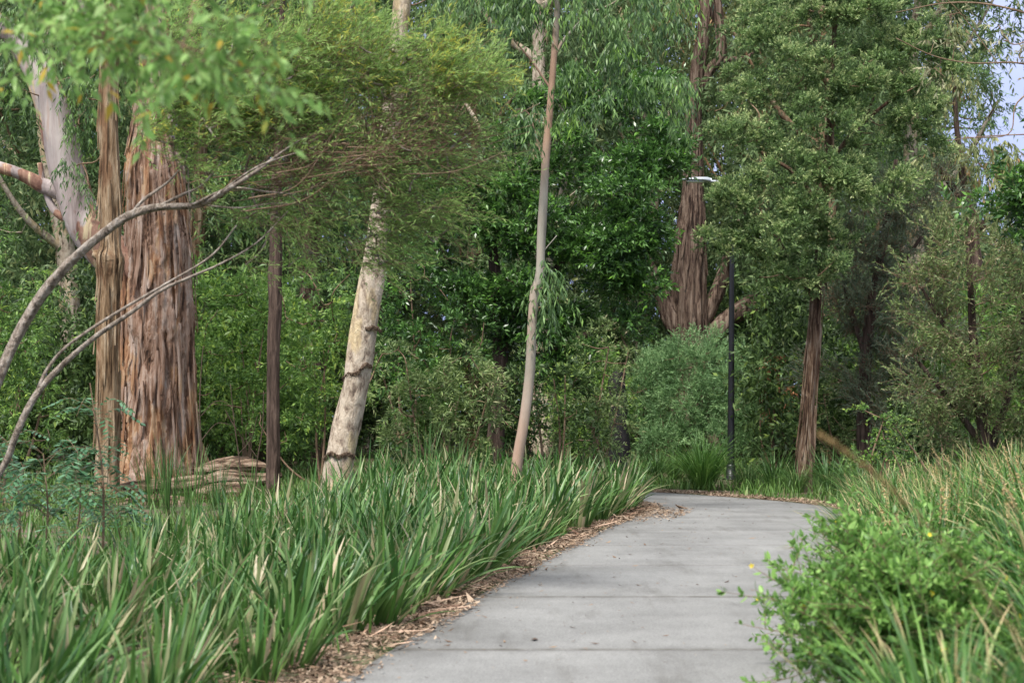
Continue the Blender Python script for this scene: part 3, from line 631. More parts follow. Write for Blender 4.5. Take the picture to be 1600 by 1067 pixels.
# slim tan trunk in front of it
make_tree('gum_tree', 'slim straight tan trunk standing just in front of the massive shaggy gum', 'tree', 27.5,
    [(168, 808, 44), (168, 770, 38), (168, 700, 35), (169, 560, 34), (171, 450, 35), (172, 418, 44), (172, 402, 46), (173, 380, 33), (172, 300, 30), (170, 200, 28), (172, 100, 27), (178, 0, 27), (184, -110, 24)],
    [[(173, 408, 24), (160, 402, 20), (146, 396, 12)]],
    'bark_tan', [(180, -40, 27.5, 120, 50), (120, 40, 27.5, 70, 50), (235, 60, 27.5, 50, 60)], 'gumleaf', 2, per=2.5, seg=44, ring=10, rough=.07, furrow=.12, frac=.5, strips=45, strip_w=.04, **HANG)

# dark wattle trunk
make_tree('wattle_tree', 'thin dark-barked tree with straight blackish trunk left of the pale leaning trunk', 'tree', 26,
    [(428, 822, 29.2), (427, 770, 22.4), (427, 700, 20.6), (427, 560, 19.8), (430, 470, 21.5), (430, 425, 23.2), (431, 400, 20.6), (432, 300, 16.3), (436, 180, 12.9), (440, 60, 10.3), (444, -60, 7.7)],
    (), 'bark_dark', [(440, 20, 26.5, 160, 70), (400, 320, 26.5, 60, 60), (450, -60, 26, 130, 50)], 'bright', 3, per=3, seg=28, ring=10, rough=.07, furrow=.10, frac=.6, **FINE)

# pale leaning trunk
T, b0 = make_tree('gum_tree', 'pale cream leaning gum trunk with dark ragged bark scars', 'tree', 24.5,
    [(512, 812, 56), (522, 770, 48), (530, 725, 45), (546, 645, 43), (562, 560, 41), (574, 480, 39), (583, 420, 37), (594, 330, 31), (606, 230, 29), (618, 110, 28), (628, 10, 28), (640, -120, 25)],
    (), 'bark_pale', [(640, -60, 24.5, 160, 50), (560, 30, 24.5, 60, 30), (700, 20, 24.5, 70, 50)], 'gumleaf', 4, per=2.5, seg=40, ring=10, rough=.09, furrow=.0, frac=.5, **HANG)
def scar(px, py, w_, tilt, Y=24.5, h=9):
    rng = np.random.default_rng(int(px)); mb = MB(); n = 50
    c = P(px, py, Y); rr = w_ * .53 * Y / F
    th = np.linspace(-2.9, -.25, n) if w_ > 30 else np.linspace(-2.3, -.9, n)
    z = np.cumsum(rng.normal(0, .006, n)); z -= np.linspace(z[0], z[-1], n)
    pts = np.stack([c[0] + rr * np.cos(th), c[1] + rr * np.sin(th), c[2] + tilt * np.cos(th) * rr + z + .02 * np.sin(th * 5)], -1)
    for k_ in range(3):
        tube(mb, pts + [0, 0, (k_ - 1) * .018], (.013 + .012 * (k_ == 1)) * np.interp(np.linspace(0, 1, n), [0, .1, .9, 1], [.3, 1, 1, .3]) * rng.uniform(.4, 1.4, n), 7, .35, rng=rng)
    k = 240; i = rng.integers(0, n, k); d = pts[i] - c; d[:, 2] = 0; d = nrm(d) * .018
    prisms(mb, pts[i] + rng.normal(0, .008, (k, 3)), pts[i] + d + rng.normal(0, .012, (k, 3)) + np.stack([np.zeros(k), np.zeros(k), rng.uniform(-.06, .03, k)], -1), .006, .0015)
    mb.build('bark_scar', M['bark_scar'], T, b0, smooth=True)
for a in [(577, 513, 36, -.15), (559, 580, 42, .45), (571, 524, 26, .1), (531, 712, 46, .1), (538, 655, 18, .2), (553, 600, 12, 0), (524, 745, 26, 0)]: scar(*a)

# slender central gum
make_tree('gum_tree', 'slender young gum with smooth pinkish-grey stem at the centre beside the path', 'tree', 23,
    [(800, 830, 25.8), (803, 775, 19.0), (809, 715, 16.7), (820, 650, 16.0), (828, 580, 15.2), (832, 500, 14.4), (836, 455, 15.2), (843, 430, 13.7), (846, 370, 13.7), (852, 260, 12.5), (860, 160, 10.6), (867, 70, 10.3), (873, -20, 9.1), (880, -120, 7.6)],
    [[(863, 100, 3.0), (876, 70, 4.9), (894, 48, 4.6), (912, 30, 3.8)], [(838, 430, 1.9), (845, 400, 1.9), (870, 368, 1.5)], [(861, 140, 3.8), (830, 95, 3.0), (800, 60, 2.3)], [(851, 262, 3.0), (838, 215, 2.3), (826, 178, 2.3), (805, 170, 1.5)]],
    'bark_pink', [(790, 50, 23, 80, 55), (735, 5, 23, 60, 35), (900, 40, 22.7, 90, 60), (985, 60, 22.5, 80, 80), (1045, 95, 22.5, 50, 80), (1050, 25, 22.5, 40, 40), (870, 140, 22.7, 60, 45), (960, 150, 22.6, 75, 40),
                  (790, 100, 23, 40, 40), (1030, 150, 22.8, 45, 35), (905, -30, 23, 190, 50), (852, 455, 22.9, 10, 18, .1)], 'gumleaf', 5,
    per=3.0, cr=(.28, .44), seg=28, ring=10, rough=.045, frac=.25, **HANG)

# dense dark broadleaf (blackwood) in the middle
make_tree('blackwood_tree', 'dense dark green glossy broadleaf tree filling the middle behind the slender gum', 'tree', 29,
    [(772, 790, 34), (774, 700, 28), (780, 600, 26), (782, 520, 24), (774, 430, 18), (764, 350, 14), (758, 270, 10)],
    [[(782, 560, 18), (820, 480, 14), (870, 420, 12), (905, 385, 9), (960, 340, 7)], [(780, 600, 16), (850, 560, 12), (920, 520, 9)]],
    'bark_dark', [(880, 330, 29, 130, 90), (985, 330, 28.5, 80, 80), (770, 330, 29, 100, 70), (985, 400, 28.5, 50, 60), (900, 440, 28.5, 110, 70), (990, 250, 29, 75, 55), (1005, 185, 29.5, 50, 50), (710, 420, 29, 80, 70),
                  (960, 480, 29, 70, 60), (820, 520, 29.5, 120, 70), (690, 300, 29.5, 70, 70), (840, 230, 29.5, 90, 60), (940, 140, 30, 90, 60), (1010, 275, 28.8, 35, 35), (740, 500, 28.8, 60, 50), (880, 560, 28.8, 70, 50), (950, 400, 28.3, 60, 50)], 'wattle', 6, puff=dict(pr=.45, cover=1.15, per=8), cr=(.2, .32), twig='twig_dark', frac=.7, lw=1.3,
    K=13, J=10, L0=.10, W0=.028, bias=(0, 0, .35), droop=.15, fwd=.7, flat=.6)

# stringybark far right of centre
make_tree('stringybark_tree', 'tall reddish stringybark with forked limbs behind the lamp post', 'tree', 45,
    [(1080, 745, 96), (1079, 640, 58), (1078, 540, 55), (1077, 480, 54), (1077, 400, 50), (1080, 345, 42), (1082, 300, 31), (1084, 220, 26), (1086, 140, 23), (1100, 50, 22), (1112, -60, 22)],
    [[(1074, 530, 34), (1052, 498, 32), (1030, 455, 28), (1005, 405, 27), (980, 360, 23), (955, 305, 18), (930, 250, 12)],
     [(1085, 560, 30), (1118, 518, 32), (1150, 490, 30), (1190, 470, 32), (1230, 442, 28), (1290, 420, 22)],
     [(1088, 520, 26), (1118, 462, 24), (1136, 420, 22), (1150, 360, 22), (1165, 300, 16)],
     [(1086, 160, 14), (1108, 112, 15), (1126, 88, 17), (1125, 40, 16), (1116, -20, 15), (1112, -60, 13)],
     [(1112, 104, 13), (1135, 95, 11), (1162, 92, 8), (1185, 80, 5)]],
    'bark_string', [(1060, -30, 45.5, 120, 60), (1150, 60, 46, 60, 70), (1030, 60, 46, 60, 60), (1170, 150, 46, 50, 60), (1200, 20, 46, 60, 50)], 'rust', 7, per=1.0, cr=(.6, .9), seg=72, ring=12, rough=.06, furrow=.20, strips=70, strip_w=.09, K=18, J=13, L0=.16, W0=.035,
    bias=(0, 0, -.4), spread=.9, droop=.6, fwd=.4, hang=1., flat=.2, frac=.8)

# paperbark with the fluffy layered crown
make_tree('paperbark_tree', 'paperbark with reddish peeling trunk and fluffy layered crown on the outside of the bend', 'tree', 31,
    [(1253, 782, 34), (1256, 750, 24), (1260, 700, 21.1), (1265, 620, 19.4), (1269, 560, 19.4), (1273, 500, 19.4), (1276, 460, 18.5), (1282, 400, 14.1), (1290, 310, 10.6), (1298, 180, 7.9), (1304, 60, 6.2), (1306, -40, 6.2)],
    [[(1275, 470, 10.6), (1250, 430, 8.8), (1228, 400, 7.9), (1215, 370, 6.2)], [(1276, 455, 12.3), (1300, 420, 9.7), (1330, 380, 7.0)], [(1288, 330, 7.0), (1240, 270, 6.2), (1190, 240, 4.4)], [(1292, 260, 7.0), (1340, 200, 6.2), (1400, 150, 4.4)]],
    'bark_paper', [(1160, 235, 30.5, 50, 40), (1230, 205, 30.3, 70, 42), (1150, 310, 30.6, 35, 30), (1190, 310, 30.2, 80, 38), (1270, 290, 30.2, 75, 45), (1220, 375, 30.3, 80, 40), (1290, 385, 30.6, 40, 30), (1345, 290, 30.8, 70, 45),
                   (1235, 120, 30.8, 70, 45), (1310, 150, 30.6, 80, 45), (1390, 120, 30.8, 70, 45), (1440, 190, 31, 58, 42), (1400, 240, 31, 70, 40), (1330, 55, 31, 80, 50), (1420, 50, 31, 70, 45), (1240, 40, 31, 80, 45), (1470, 120, 31.2, 30, 50),
                   (1300, -20, 31, 140, 40), (1165, 170, 31, 50, 30), (1180, 90, 31.2, 50, 40), (1145, 370, 30.8, 40, 30), (1265, 430, 30.6, 45, 28), (1190, 400, 30.5, 45, 30), (1290, 340, 30.3, 60, 35)],
    'tea', 8, puff=dict(pr=.42, cover=1.5, per=11), cr=(.13, .21), seg=44, ring=10, rough=.07, furrow=.2, strips=60, strip_w=.035, frac=.7, front=.8, lw=1.35, K=14, J=12, L0=.06, W0=.016, bias=(0, 0, .75), spread=.8, droop=.03, fwd=.8, flat=.3)

# arching fine-leaved shrub leaning in from the left
T, b0 = make_tree('bottlebrush_tree', 'arching fine-leaved bottlebrush leaning in from the left on long bare grey stems', 'tree', 12,
    [(-230, 965, 27.3), (-120, 800, 22.3), (-40, 670, 19.2), (0, 585, 17.4), (30, 520, 16.7), (70, 455, 16.1), (120, 400, 14.9), (165, 362, 13.6), (200, 338, 13.0), (245, 324, 11.8), (310, 320, 9.3), (350, 300, 8.1, 11.7), (400, 268, 5.6, 11.5), (440, 238, 3.2, 11.7), (490, 205, 1.5, 12)],
    [[(-240, 965, 16.1), (-80, 840, 13.6), (0, 738, 11.2), (28, 672, 10.5), (58, 615, 9.9), (100, 568, 9.3), (150, 525, 8.1), (205, 488, 6.8), (250, 455, 5.6), (300, 432, 4.3), (345, 412, 3.1), (400, 380, 2.5), (450, 330, 1.9)],
     [(56, 618, 6.2), (72, 580, 5.6), (100, 545, 5.0), (145, 512, 5.0), (205, 475, 4.3), (262, 442, 3.7), (330, 400, 3.1), (370, 352, 1.9)],
     [(205, 335, 5.6), (225, 312, 5.0), (262, 285, 3.7), (285, 258, 2.5), (300, 225, 1.9)],
     [(245, 324, 5.6), (285, 304, 5.0), (312, 292, 3.7), (335, 268, 3.1), (345, 255, 2.5)],
     [(300, 320, 5.0), (360, 295, 3.7, 11.7), (420, 300, 2.5, 11.6), (480, 306, 1.2, 12)],
     [(345, 300, 4.3, 11.7), (400, 262, 3.1, 11.5), (450, 243, 2.2, 11.7), (520, 222, 1.2, 12)],
     [(380, 280, 4.3), (390, 240, 3.7), (396, 200, 3.1), (398, 160, 1.9)],
     [(300, 318, 3.7), (370, 325, 2.5), (430, 318, 1.9), (500, 322, 1.2)],
     [(-60, 690, 11.2), (-120, 540, 8.7), (-160, 400, 6.2)]],
    'branch_grey', None, 'brush', 9, seg=16, ring=9, rough=.13)
rng = np.random.default_rng(55)
arms, arr = [], []
def fan(src, blobs, per, K, J, lf, br, L0=.05, W0=.0095, tintv=None, dirb=(1, -.1, .45), twr=.0022, sp=.55, cr=(.2, .36), down=.05):
    C, D = blob_clumps(blobs, rng, per, .55, .08)
    leaves(lf, C, rng.uniform(*cr, len(C)), rng, K, J, L0, W0, bias=dirb, spread=sp, droop=down, fwd=.85, flat=.2, outdir=D, out=.25, twigs=br, twr=twr, tint=None if tintv is None else np.full(len(C), tintv), s0=.15)
    return C
nodes = np.vstack([px_line(l, 12, 6)[0] for l in ([(245, 324, 1), (350, 300, 1), (460, 225, 1), (640, 140, 1)], [(300, 320, 1), (420, 300, 1), (640, 300, 1)], [(345, 300, 1), (470, 235, 1), (680, 200, 1)], [(380, 280, 1), (396, 200, 1), (398, 160, 1)])])
lf, br = MB(), MB()
C1 = fan(None, [(300, 190, 12, 90, 45), (370, 150, 12, 110, 60), (460, 110, 12, 110, 60), (560, 100, 12, 100, 50), (650, 120, 12, 85, 45), (275, 225, 12, 60, 30), (400, 205, 12, 110, 35), (720, 130, 12, 50, 40), (330, 90, 12.3, 100, 50), (250, 165, 12, 55, 30), (285, 205, 12.1, 40, 30)], 52, 16, 18, lf, br)
C2 = fan(None, [(540, 215, 12, 150, 45), (650, 200, 12, 90, 45), (470, 260, 12, 120, 30), (620, 250, 12, 110, 35)], 30, 20, 4, lf, br, tintv=-.4, dirb=(1.3, -.1, .3), twr=.0026)
C3 = fan(None, [(430, 350, 12.2, 90, 50), (540, 320, 12.2, 130, 60), (640, 300, 12.2, 110, 50), (600, 370, 12.4, 110, 40), (610, 250, 12.2, 90, 60), (720, 230, 12.3, 60, 50), (500, 380, 12.3, 90, 35), (640, 380, 12.5, 60, 40), (450, 310, 12.1, 70, 40)], 24, 16, 12, lf, br, tintv=-.5, dirb=(1, 0, 0), down=.15, W0=.0085)
C4 = fan(None, [(600, 80, 11.9, 120, 35), (700, 120, 11.9, 70, 35), (500, 70, 12, 90, 30)], 30, 14, 16, lf, br, tintv=.35)
br2 = MB(); br3 = MB()
for k in range(170):   # long thin upswept twigs on the bare underside
    u_ = rng.uniform(0, 1) ** .8; sx, sy = 330 + 320 * u_, 300 - 80 * u_ + rng.normal(0, 22); ln_ = rng.uniform(70, 210); an = rng.normal(.48, .28)
    y0_ = rng.uniform(11.75, 12.8); e_ = (sx + ln_ * math.cos(an), sy - ln_ * math.sin(an)); m_ = (sx + ln_ * .5 * math.cos(an * .5), sy - ln_ * .5 * math.sin(an * .5) + 4)
    q, qr = px_line([(sx, sy, rng.uniform(1.2, 3), y0_), (*m_, 1.3, y0_ + rng.normal(0, .1)), (*e_, .7, y0_ + rng.normal(0, .25))], 12, 6); tube(br3, q, qr, 5, rng=rng)
br3.build('bare_twigs', M['twig'], T, b0, smooth=True)
connect(br2, nodes, np.vstack([C1, C2, C3])[rng.permutation(len(C1) + len(C2) + len(C3))[:260]], rng, .011, 5, .05)
br2.build('branches', M['branch_grey'], T, b0, smooth=True)
br.build('twigs', M['twig'], T, b0); lf.build('crown', M['brush'], T, b0)

# tree overhanging the camera on the left: out-of-focus fresh leaves
make_tree('overhanging_tree', 'close blurred light green leaves hanging into the top left corner', 'tree', 5.2,
    [(-900, 1350, 90), (-880, 1000, 80), (-850, 600, 70), (-780, 200, 60), (-600, -80, 45), (-300, -160, 30), (0, -120, 18), (200, -70, 12), (330, -20, 7)],
    [[(-100, -140, 14), (50, -60, 10), (120, 0, 7), (140, 40, 4)]],
    'branch_grey', [(330, 30, 5.0, 100, 70, .35), (250, 10, 5.1, 90, 90, .35), (400, 70, 5.0, 45, 35, .2), (210, 80, 5.1, 40, 30, .2), (350, 95, 5, 50, 25, .2), (300, -70, 5.1, 170, 40, .3), (50, 0, 6.2, 150, 60, .5), (110, 60, 6.2, 60, 35, .3), (40, 50, 6.2, 60, 40, .3)], 'fresh', 10,
    per=95, cr=(.10, .2), K=7, J=7, L0=.058, W0=.019, bias=(.2, 0, -.2), spread=1, droop=.35, fwd=.55, hang=.35, flat=.4, connect_r=.004, showtwigs=True, twr=.0014, frac=.5, seg=14, dens=1.0, lw=1.1)

# fine-leaved grey-green she-oak and tea trees on the right
make_tree('she_oak_tree', 'hazy grey-green she-oak between the paperbark and the right-hand tea tree', 'tree', 33,
    [(1352, 775, 26), (1350, 640, 22), (1356, 520, 18), (1372, 420, 14), (1390, 320, 9), (1400, 250, 6)],
    [[(1354, 560, 10), (1325, 470, 8), (1315, 420, 5)], [(1356, 520, 10), (1400, 430, 7), (1440, 370, 5)]],
    'bark_dark', [(1400, 310, 33, 75, 45), (1335, 400, 33, 70, 55), (1410, 400, 33, 80, 60), (1370, 480, 33, 90, 60), (1330, 560, 33.5, 80, 70), (1430, 520, 33, 70, 70), (1390, 620, 33, 90, 60), (1460, 300, 33.5, 50, 40), (1320, 480, 34, 50, 50)],
    'cas', 11, per=3.6, cr=(.35, .55), seg=20, K=26, J=13, L0=.09, W0=.011, bias=(0, 0, .8), spread=.7, droop=.15, fwd=.9, flat=.2, frac=.7, showtwigs=True, twr=.006)
make_tree('tea_tree', 'large fine-leaved olive tea tree at the right edge above the rush bank', 'tree', 21,
    [(1545, 800, 26), (1540, 700, 22), (1528, 600, 18), (1520, 520, 13), (1516, 440, 9), (1512, 370, 6)],
    [[(1540, 720, 14), (1580, 600, 11), (1600, 480, 8)], [(1538, 700, 12), (1480, 620, 9), (1430, 560, 6)], [(1525, 580, 9), (1470, 500, 7), (1440, 450, 4)]],
    'bark_dark', [(1520, 410, 21, 90, 55), (1460, 430, 21, 55, 50), (1590, 400, 21, 60, 60), (1540, 490, 20.8, 90, 60), (1460, 510, 20.8, 60, 50), (1600, 500, 21, 60, 60), (1510, 590, 20.8, 90, 60), (1430, 590, 21, 55, 50), (1590, 600, 20.8, 70, 60), (1450, 650, 21, 60, 45), (1540, 660, 21, 90, 40)],
    'olive', 12, per=8.5, cr=(.22, .38), seg=18, K=20, J=15, L0=.048, W0=.009, bias=(.1, -.2, .6), spread=.85, droop=.1, fwd=.85, flat=.3, frac=.6, showtwigs=True, twr=.004)
make_tree('blackwood_tree', 'dark glossy broadleaf tree partly in frame at the upper right edge', 'tree', 19,
    [(1690, 850, 40), (1680, 600, 34), (1665, 400, 26), (1650, 250, 18), (1640, 180, 10)],
    [[(1665, 420, 14), (1620, 350, 9), (1590, 310, 5)]],
    'bark_dark', [(1600, 290, 19, 50, 50), (1570, 330, 19, 35, 30), (1640, 240, 19, 60, 50), (1650, 350, 19, 70, 70)], 'wattle', 13, per=11, cr=(.2, .32), seg=16, frac=.8, twig='twig_dark', **BROAD)
make_tree('gum_tree', 'sparse gum with long bare twigs against the sky at the top right corner', 'tree', 17,
    [(1800, 870, 60), (1790, 600, 50), (1770, 300, 40), (1740, 100, 30), (1700, 0, 22), (1660, -80, 14)],
    [[(1760, 200, 9.6), (1690, 130, 5.4), (1600, 100, 3.0), (1520, 99, 2.4), (1460, 88, 1.5), (1400, 60, 1.2)], [(1740, 100, 8.4), (1650, 40, 4.2), (1560, 10, 3.0), (1480, 5, 2.1), (1400, 20, 1.2)], [(1650, 120, 3.0), (1590, 160, 2.4), (1575, 210, 1.8), (1500, 215, 1.2)],
     [(1560, 101, 1.8), (1530, 60, 1.5), (1500, 20, 1.2), (1470, -10, 1.2)], [(1765, 260, 5.4), (1660, 215, 3.0), (1560, 212, 1.8), (1480, 220, 1.2)], [(1640, 45, 3.0), (1585, 70, 1.8), (1560, 40, 1.2)]],
    'twig', [(1585, 70, 17, 30, 40), (1595, 150, 17, 20, 50), (1620, 30, 17, 40, 60), (1480, 110, 17, 30, 40), (1470, 30, 17, 40, 30)], 'sky_gum', 14, dens=1, lw=1.2, per=9, cr=(.16, .3), seg=14, frac=1., connect_r=.006,
    K=5, J=7, L0=.07, W0=.016, bias=(-.3, 0, -.3), spread=.9, droop=.4, fwd=.5, hang=.7, flat=.2, showtwigs=True, twr=.002)
make_tree('gum_tree', 'pale-leaved gum showing between the paperbark crown and the sky', 'tree', 38,
    [(1540, 790, 30), (1536, 600, 24), (1525, 400, 17), (1500, 250, 10), (1490, 120, 6), (1485, 20, 4)],
    [[(1540, 360, 14), (1480, 280, 10), (1450, 230, 6)]],
    'bark_dark', [(1485, 150, 38, 18, 45), (1490, 70, 38, 16, 40), (1540, 240, 38, 60, 30), (1460, 250, 38, 60, 45), (1580, 260, 38, 50, 40), (1500, 300, 38, 90, 50)], 'rust', 15, per=2.2, cr=(.35, .55), seg=16, frac=.8, **{**HANG, 'L0': .15, 'W0': .03})

# ================================================================== SHRUBS
make_shrub('shrub', 'yellow-tipped olive shrub at the left edge behind the bare stems', 24, 10, [(20, 430, 24, 55, 55), (35, 520, 24, 60, 60), (-10, 480, 24, 60, 90), (40, 600, 24, 60, 50), (10, 660, 24, 80, 60)], 'bright', 1, per=7, K=15, J=11, L0=.07, W0=.016, bias=(0, 0, .2), droop=.4, fwd=.6, hang=.3)
make_shrub('shrub', 'bright green broadleaf shrub between the massive gum and the dark thin trunk', 33, 385, [(385, 470, 33, 55, 45), (400, 560, 33, 60, 70), (360, 620, 33, 60, 60), (350, 520, 33.5, 40, 60)], 'bright', 2, per=5, cr=(.28, .42), **BROAD)
make_shrub('shrub', 'bright green broadleaf shrub right of the dark thin trunk, behind the leaning trunk', 31, 500, [(490, 450, 31, 55, 50), (480, 540, 31, 60, 60), (530, 600, 31, 60, 60), (460, 640, 31, 50, 50)], 'bright', 3, per=5, cr=(.28, .42), **BROAD)
make_shrub('shrub', 'glossy green shrub immediately right of the pale leaning trunk', 28, 640, [(640, 470, 28, 60, 60), (620, 560, 28, 50, 60), (690, 540, 27.5, 70, 70), (640, 640, 27, 60, 60)], 'wattle', 4, per=6, cr=(.26, .4), **BROAD)
make_shrub('shrub', 'olive green drooping shrub between the leaning trunk and the slender gum', 26, 700, [(600, 590, 26, 40, 30), (660, 600, 26, 70, 45), (730, 610, 26, 60, 60), (700, 680, 26, 90, 40)], 'olive', 5, per=8, cr=(.24, .36), K=14, J=11, L0=.09, W0=.014, bias=(.2, 0, .5), droop=.5, fwd=.6, flat=.4)
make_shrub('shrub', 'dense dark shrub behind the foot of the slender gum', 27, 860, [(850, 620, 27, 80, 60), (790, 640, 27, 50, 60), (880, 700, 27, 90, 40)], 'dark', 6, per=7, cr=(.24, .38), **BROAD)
make_shrub('shrub', 'grey-green shrub at the right end of the thicket, beside the bend', 28, 935, [(930, 600, 28, 50, 60), (955, 660, 28, 38, 60), (915, 690, 27.5, 60, 50), (950, 540, 28.5, 40, 40)], 'olive', 7, per=7, cr=(.24, .38), K=15, J=11, L0=.07, W0=.016, bias=(0, 0, .3), droop=.3)
for k, (px, Y, bl, lab) in enumerate([
        (1025, 42, [(1010, 610, 42, 40, 60), (1030, 580, 42, 40, 45), (1020, 680, 41.5, 50, 50)], 'feathery blue-green shrub left of the lamp post, at the left end of its row'),
        (1095, 41, [(1090, 600, 41, 50, 50), (1080, 650, 41, 50, 50), (1105, 555, 41.5, 40, 30), (1060, 700, 41, 60, 40), (1065, 570, 41.2, 35, 30)], 'feathery blue-green shrub below the stringybark trunk, just left of the lamp post'),
        (1165, 40, [(1165, 600, 40, 38, 45), (1170, 640, 40, 50, 60), (1150, 700, 40, 60, 40)], 'feathery blue-green shrub immediately behind the lamp post on its right'),
        (1215, 41, [(1205, 660, 41, 45, 50), (1225, 700, 41, 50, 40)], 'low feathery shrub between the lamp post and the paperbark trunk')]):
    make_shrub('feathery_shrub', lab, Y, px, bl, 'feather', 20 + k, 'feathery shrubs behind the lamp post', per=8, cr=(.35, .5), K=24, J=13, L0=.09, W0=.014, bias=(0, 0, .8), spread=.75, droop=.05, fwd=.85, flat=.3)
make_shrub('shrub', 'small yellow-green leafy shrub on the verge right of the paperbark', 25, 1375, [(1370, 660, 25, 30, 35), (1360, 715, 25, 40, 30), (1400, 700, 25, 30, 35)], 'bright', 30, per=9, cr=(.18, .28), K=12, J=9, L0=.05, W0=.024, bias=(0, 0, .4))
make_shrub('dead_shrub', 'rusty orange dead shrub between the lamp post and the paperbark trunk', 37, 1212, [(1200, 575, 37, 20, 25), (1222, 600, 37, 14, 25), (1210, 640, 37, 16, 25)], 'dead', 31, per=8, cr=(.2, .3), K=10, J=8, L0=.1, W0=.02, bias=(0, 0, -.3), hang=.8)
make_shrub('shrub', 'dusky pink-tipped grey shrub behind the paperbark trunk on its right', 35, 1330, [(1300, 640, 35, 40, 60), (1330, 690, 34, 60, 40)], 'olive', 32, per=5, K=16, J=10, L0=.06, W0=.014, bias=(0, 0, .5))
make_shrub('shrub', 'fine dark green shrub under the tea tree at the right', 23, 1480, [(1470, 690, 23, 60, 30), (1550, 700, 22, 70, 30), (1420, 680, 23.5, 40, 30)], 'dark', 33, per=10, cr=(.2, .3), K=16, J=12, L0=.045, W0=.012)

# background layer of understorey shrubs, copies of three bushes
def bush_mesh(k):
    rng = np.random.default_rng(700 + k); n = 46; d = nrm(rng.normal(0, 1, (n, 3))); C = d * np.array([1.5, .9, 1.6]) * rng.uniform(.4, 1, (n, 1)) + [0, 0, 1.7]; C[:, 2] = np.maximum(C[:, 2], .15)
    st = MB(); nodes = []
    for t in C[rng.choice(n, 6)]:
        l = smooth_line([[0, 0, -.05], t * .5 + rng.normal(0, .1, 3), t], 4); tube(st, l, np.linspace(.04, .012, len(l)), 5); nodes += list(l[2:])
    connect(st, nodes, C, rng, .02, 4, frac=.6); lf = MB(); leaves(lf, C, rng.uniform(.45, .7, n), rng, 20, 12, .13, .04, outdir=d)
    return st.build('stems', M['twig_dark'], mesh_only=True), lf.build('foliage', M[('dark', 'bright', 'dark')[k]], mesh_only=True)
BM = [bush_mesh(k) for k in range(3)]
rng = np.random.default_rng(31)
k = 0
for row, (Y, dx) in enumerate([(36, 95), (41, 95), (47, 95)]):
    for px in np.arange(-60 + 40 * row, 1700, dx):
        if Y < 44 and 960 < px < 1260: continue
        p = on_ground((px + rng.uniform(-20, 20) - 800) * Y / F, Y + rng.uniform(-1, 1))
        if path_d(p[:1], p[1:2])[0] < 1.8: continue
        s_, l_ = BM[rng.integers(3)]; o = empty('understorey_bush', p, 'dark leafy understorey bush filling the gap between the trees behind', 'bush', 'understorey bushes in the thicket behind')
        sc = rng.uniform(.85, 1.35); o.scale = (sc, sc, sc * rng.uniform(.9, 1.3)); o.rotation_euler = (0, 0, rng.uniform(0, 6.28))
        for nm, me in (('stems', s_), ('foliage', l_)):
            c = bpy.data.objects.new(nm, me); COL.objects.link(c); c.parent = o

# background gums, copies
def bgtree(k):
    rng = np.random.default_rng(800 + k); H = 17; l = smooth_line([[0, 0, -.2], [rng.normal(0, .2), 0, 5], [rng.normal(0, .6), .2, 10], [rng.normal(0, 1), 0, H]], 10)
    tr = MB(); tube(tr, l, np.linspace(.34, .07, len(l)), 16, .06, .05, rng); nodes = list(l[8:])
    for _ in range(5):
        i_ = rng.integers(9, len(l) - 6); a = rng.uniform(0, 6.28); q = smooth_line([l[i_], l[i_] + [1.2 * np.cos(a), 1.2 * np.sin(a), 1], l[i_] + [2.4 * np.cos(a), 2.4 * np.sin(a), 3]], 5); tube(tr, q, np.linspace(.12, .03, len(q)), 8, .05, rng=rng); nodes += list(q[4:])
    n = 150; z = rng.uniform(3.2, H + 2.5, n); wd = np.interp(z, [3, 7, 13, 20], [1.4, 3, 3.2, 1.2]); a = rng.uniform(0, 6.28, n); rr = wd * np.sqrt(rng.uniform(.05, 1, n)); C = np.stack([rr * np.cos(a), rr * np.sin(a) * .8, z], -1)
    connect(tr, nodes, C, rng, .04, 4, frac=.5); lf = MB(); leaves(lf, C, rng.uniform(.6, .95, n), rng, 17, 12, .2, .055, bias=(0, 0, -.1), droop=.4, hang=.5, fwd=.5, flat=.3)
    return tr.build('trunk', M[('bark_tan', 'bark_string', 'bark_pale')[k]], mesh_only=True), lf.build('crown', M[('far', 'gumleaf', 'far')[k]], mesh_only=True)
TM = [bgtree(k) for k in range(3)]
for row, (Y, dx) in enumerate([(44, 190), (52, 150), (60, 140)]):
    for px in np.arange(-80 + 60 * row, 1480 if row else 1450, dx):
        if row == 0 and 940 < px < 1250: continue
        yy = Y + rng.uniform(-2, 2); p = on_ground((px + rng.uniform(-35, 35) - 800) * yy / F, yy)
        if path_d(p[:1], p[1:2])[0] < .8: continue
        t_, l_ = TM[rng.integers(3)]; o = empty('woodland_tree', p, 'tall leafy woodland tree in the rows behind the thicket', 'tree', 'woodland trees in the rows behind')
        sc = rng.uniform(.9, 1.15); o.scale = (sc, sc, sc); o.rotation_euler = (0, 0, rng.uniform(0, 6.28))
        for nm, me in (('trunk', t_), ('crown', l_)):
            c = bpy.data.objects.new(nm, me); COL.objects.link(c); c.parent = o
# far wood reading as one mass
mb = MB(); rng = np.random.default_rng(77); n = 2300; yy = rng.uniform(64, 80, n); px = rng.uniform(-150, 1750, n)
top = np.interp(px, [-150, 1400, 1480, 1750], [24, 22, 10, 9]); z = rng.uniform(0, 1, n) * top
C = np.stack([(px - 800) * yy / F, yy, z], -1); leaves(mb, C, rng.uniform(1.1, 1.9, n), rng, 16, 9, .42, .15, bias=(0, -.3, .2), sq=1)
tag(mb.build('far_woodland', M['far']), 'far-off mass of green woodland closing the view between the trees', kind='stuff')

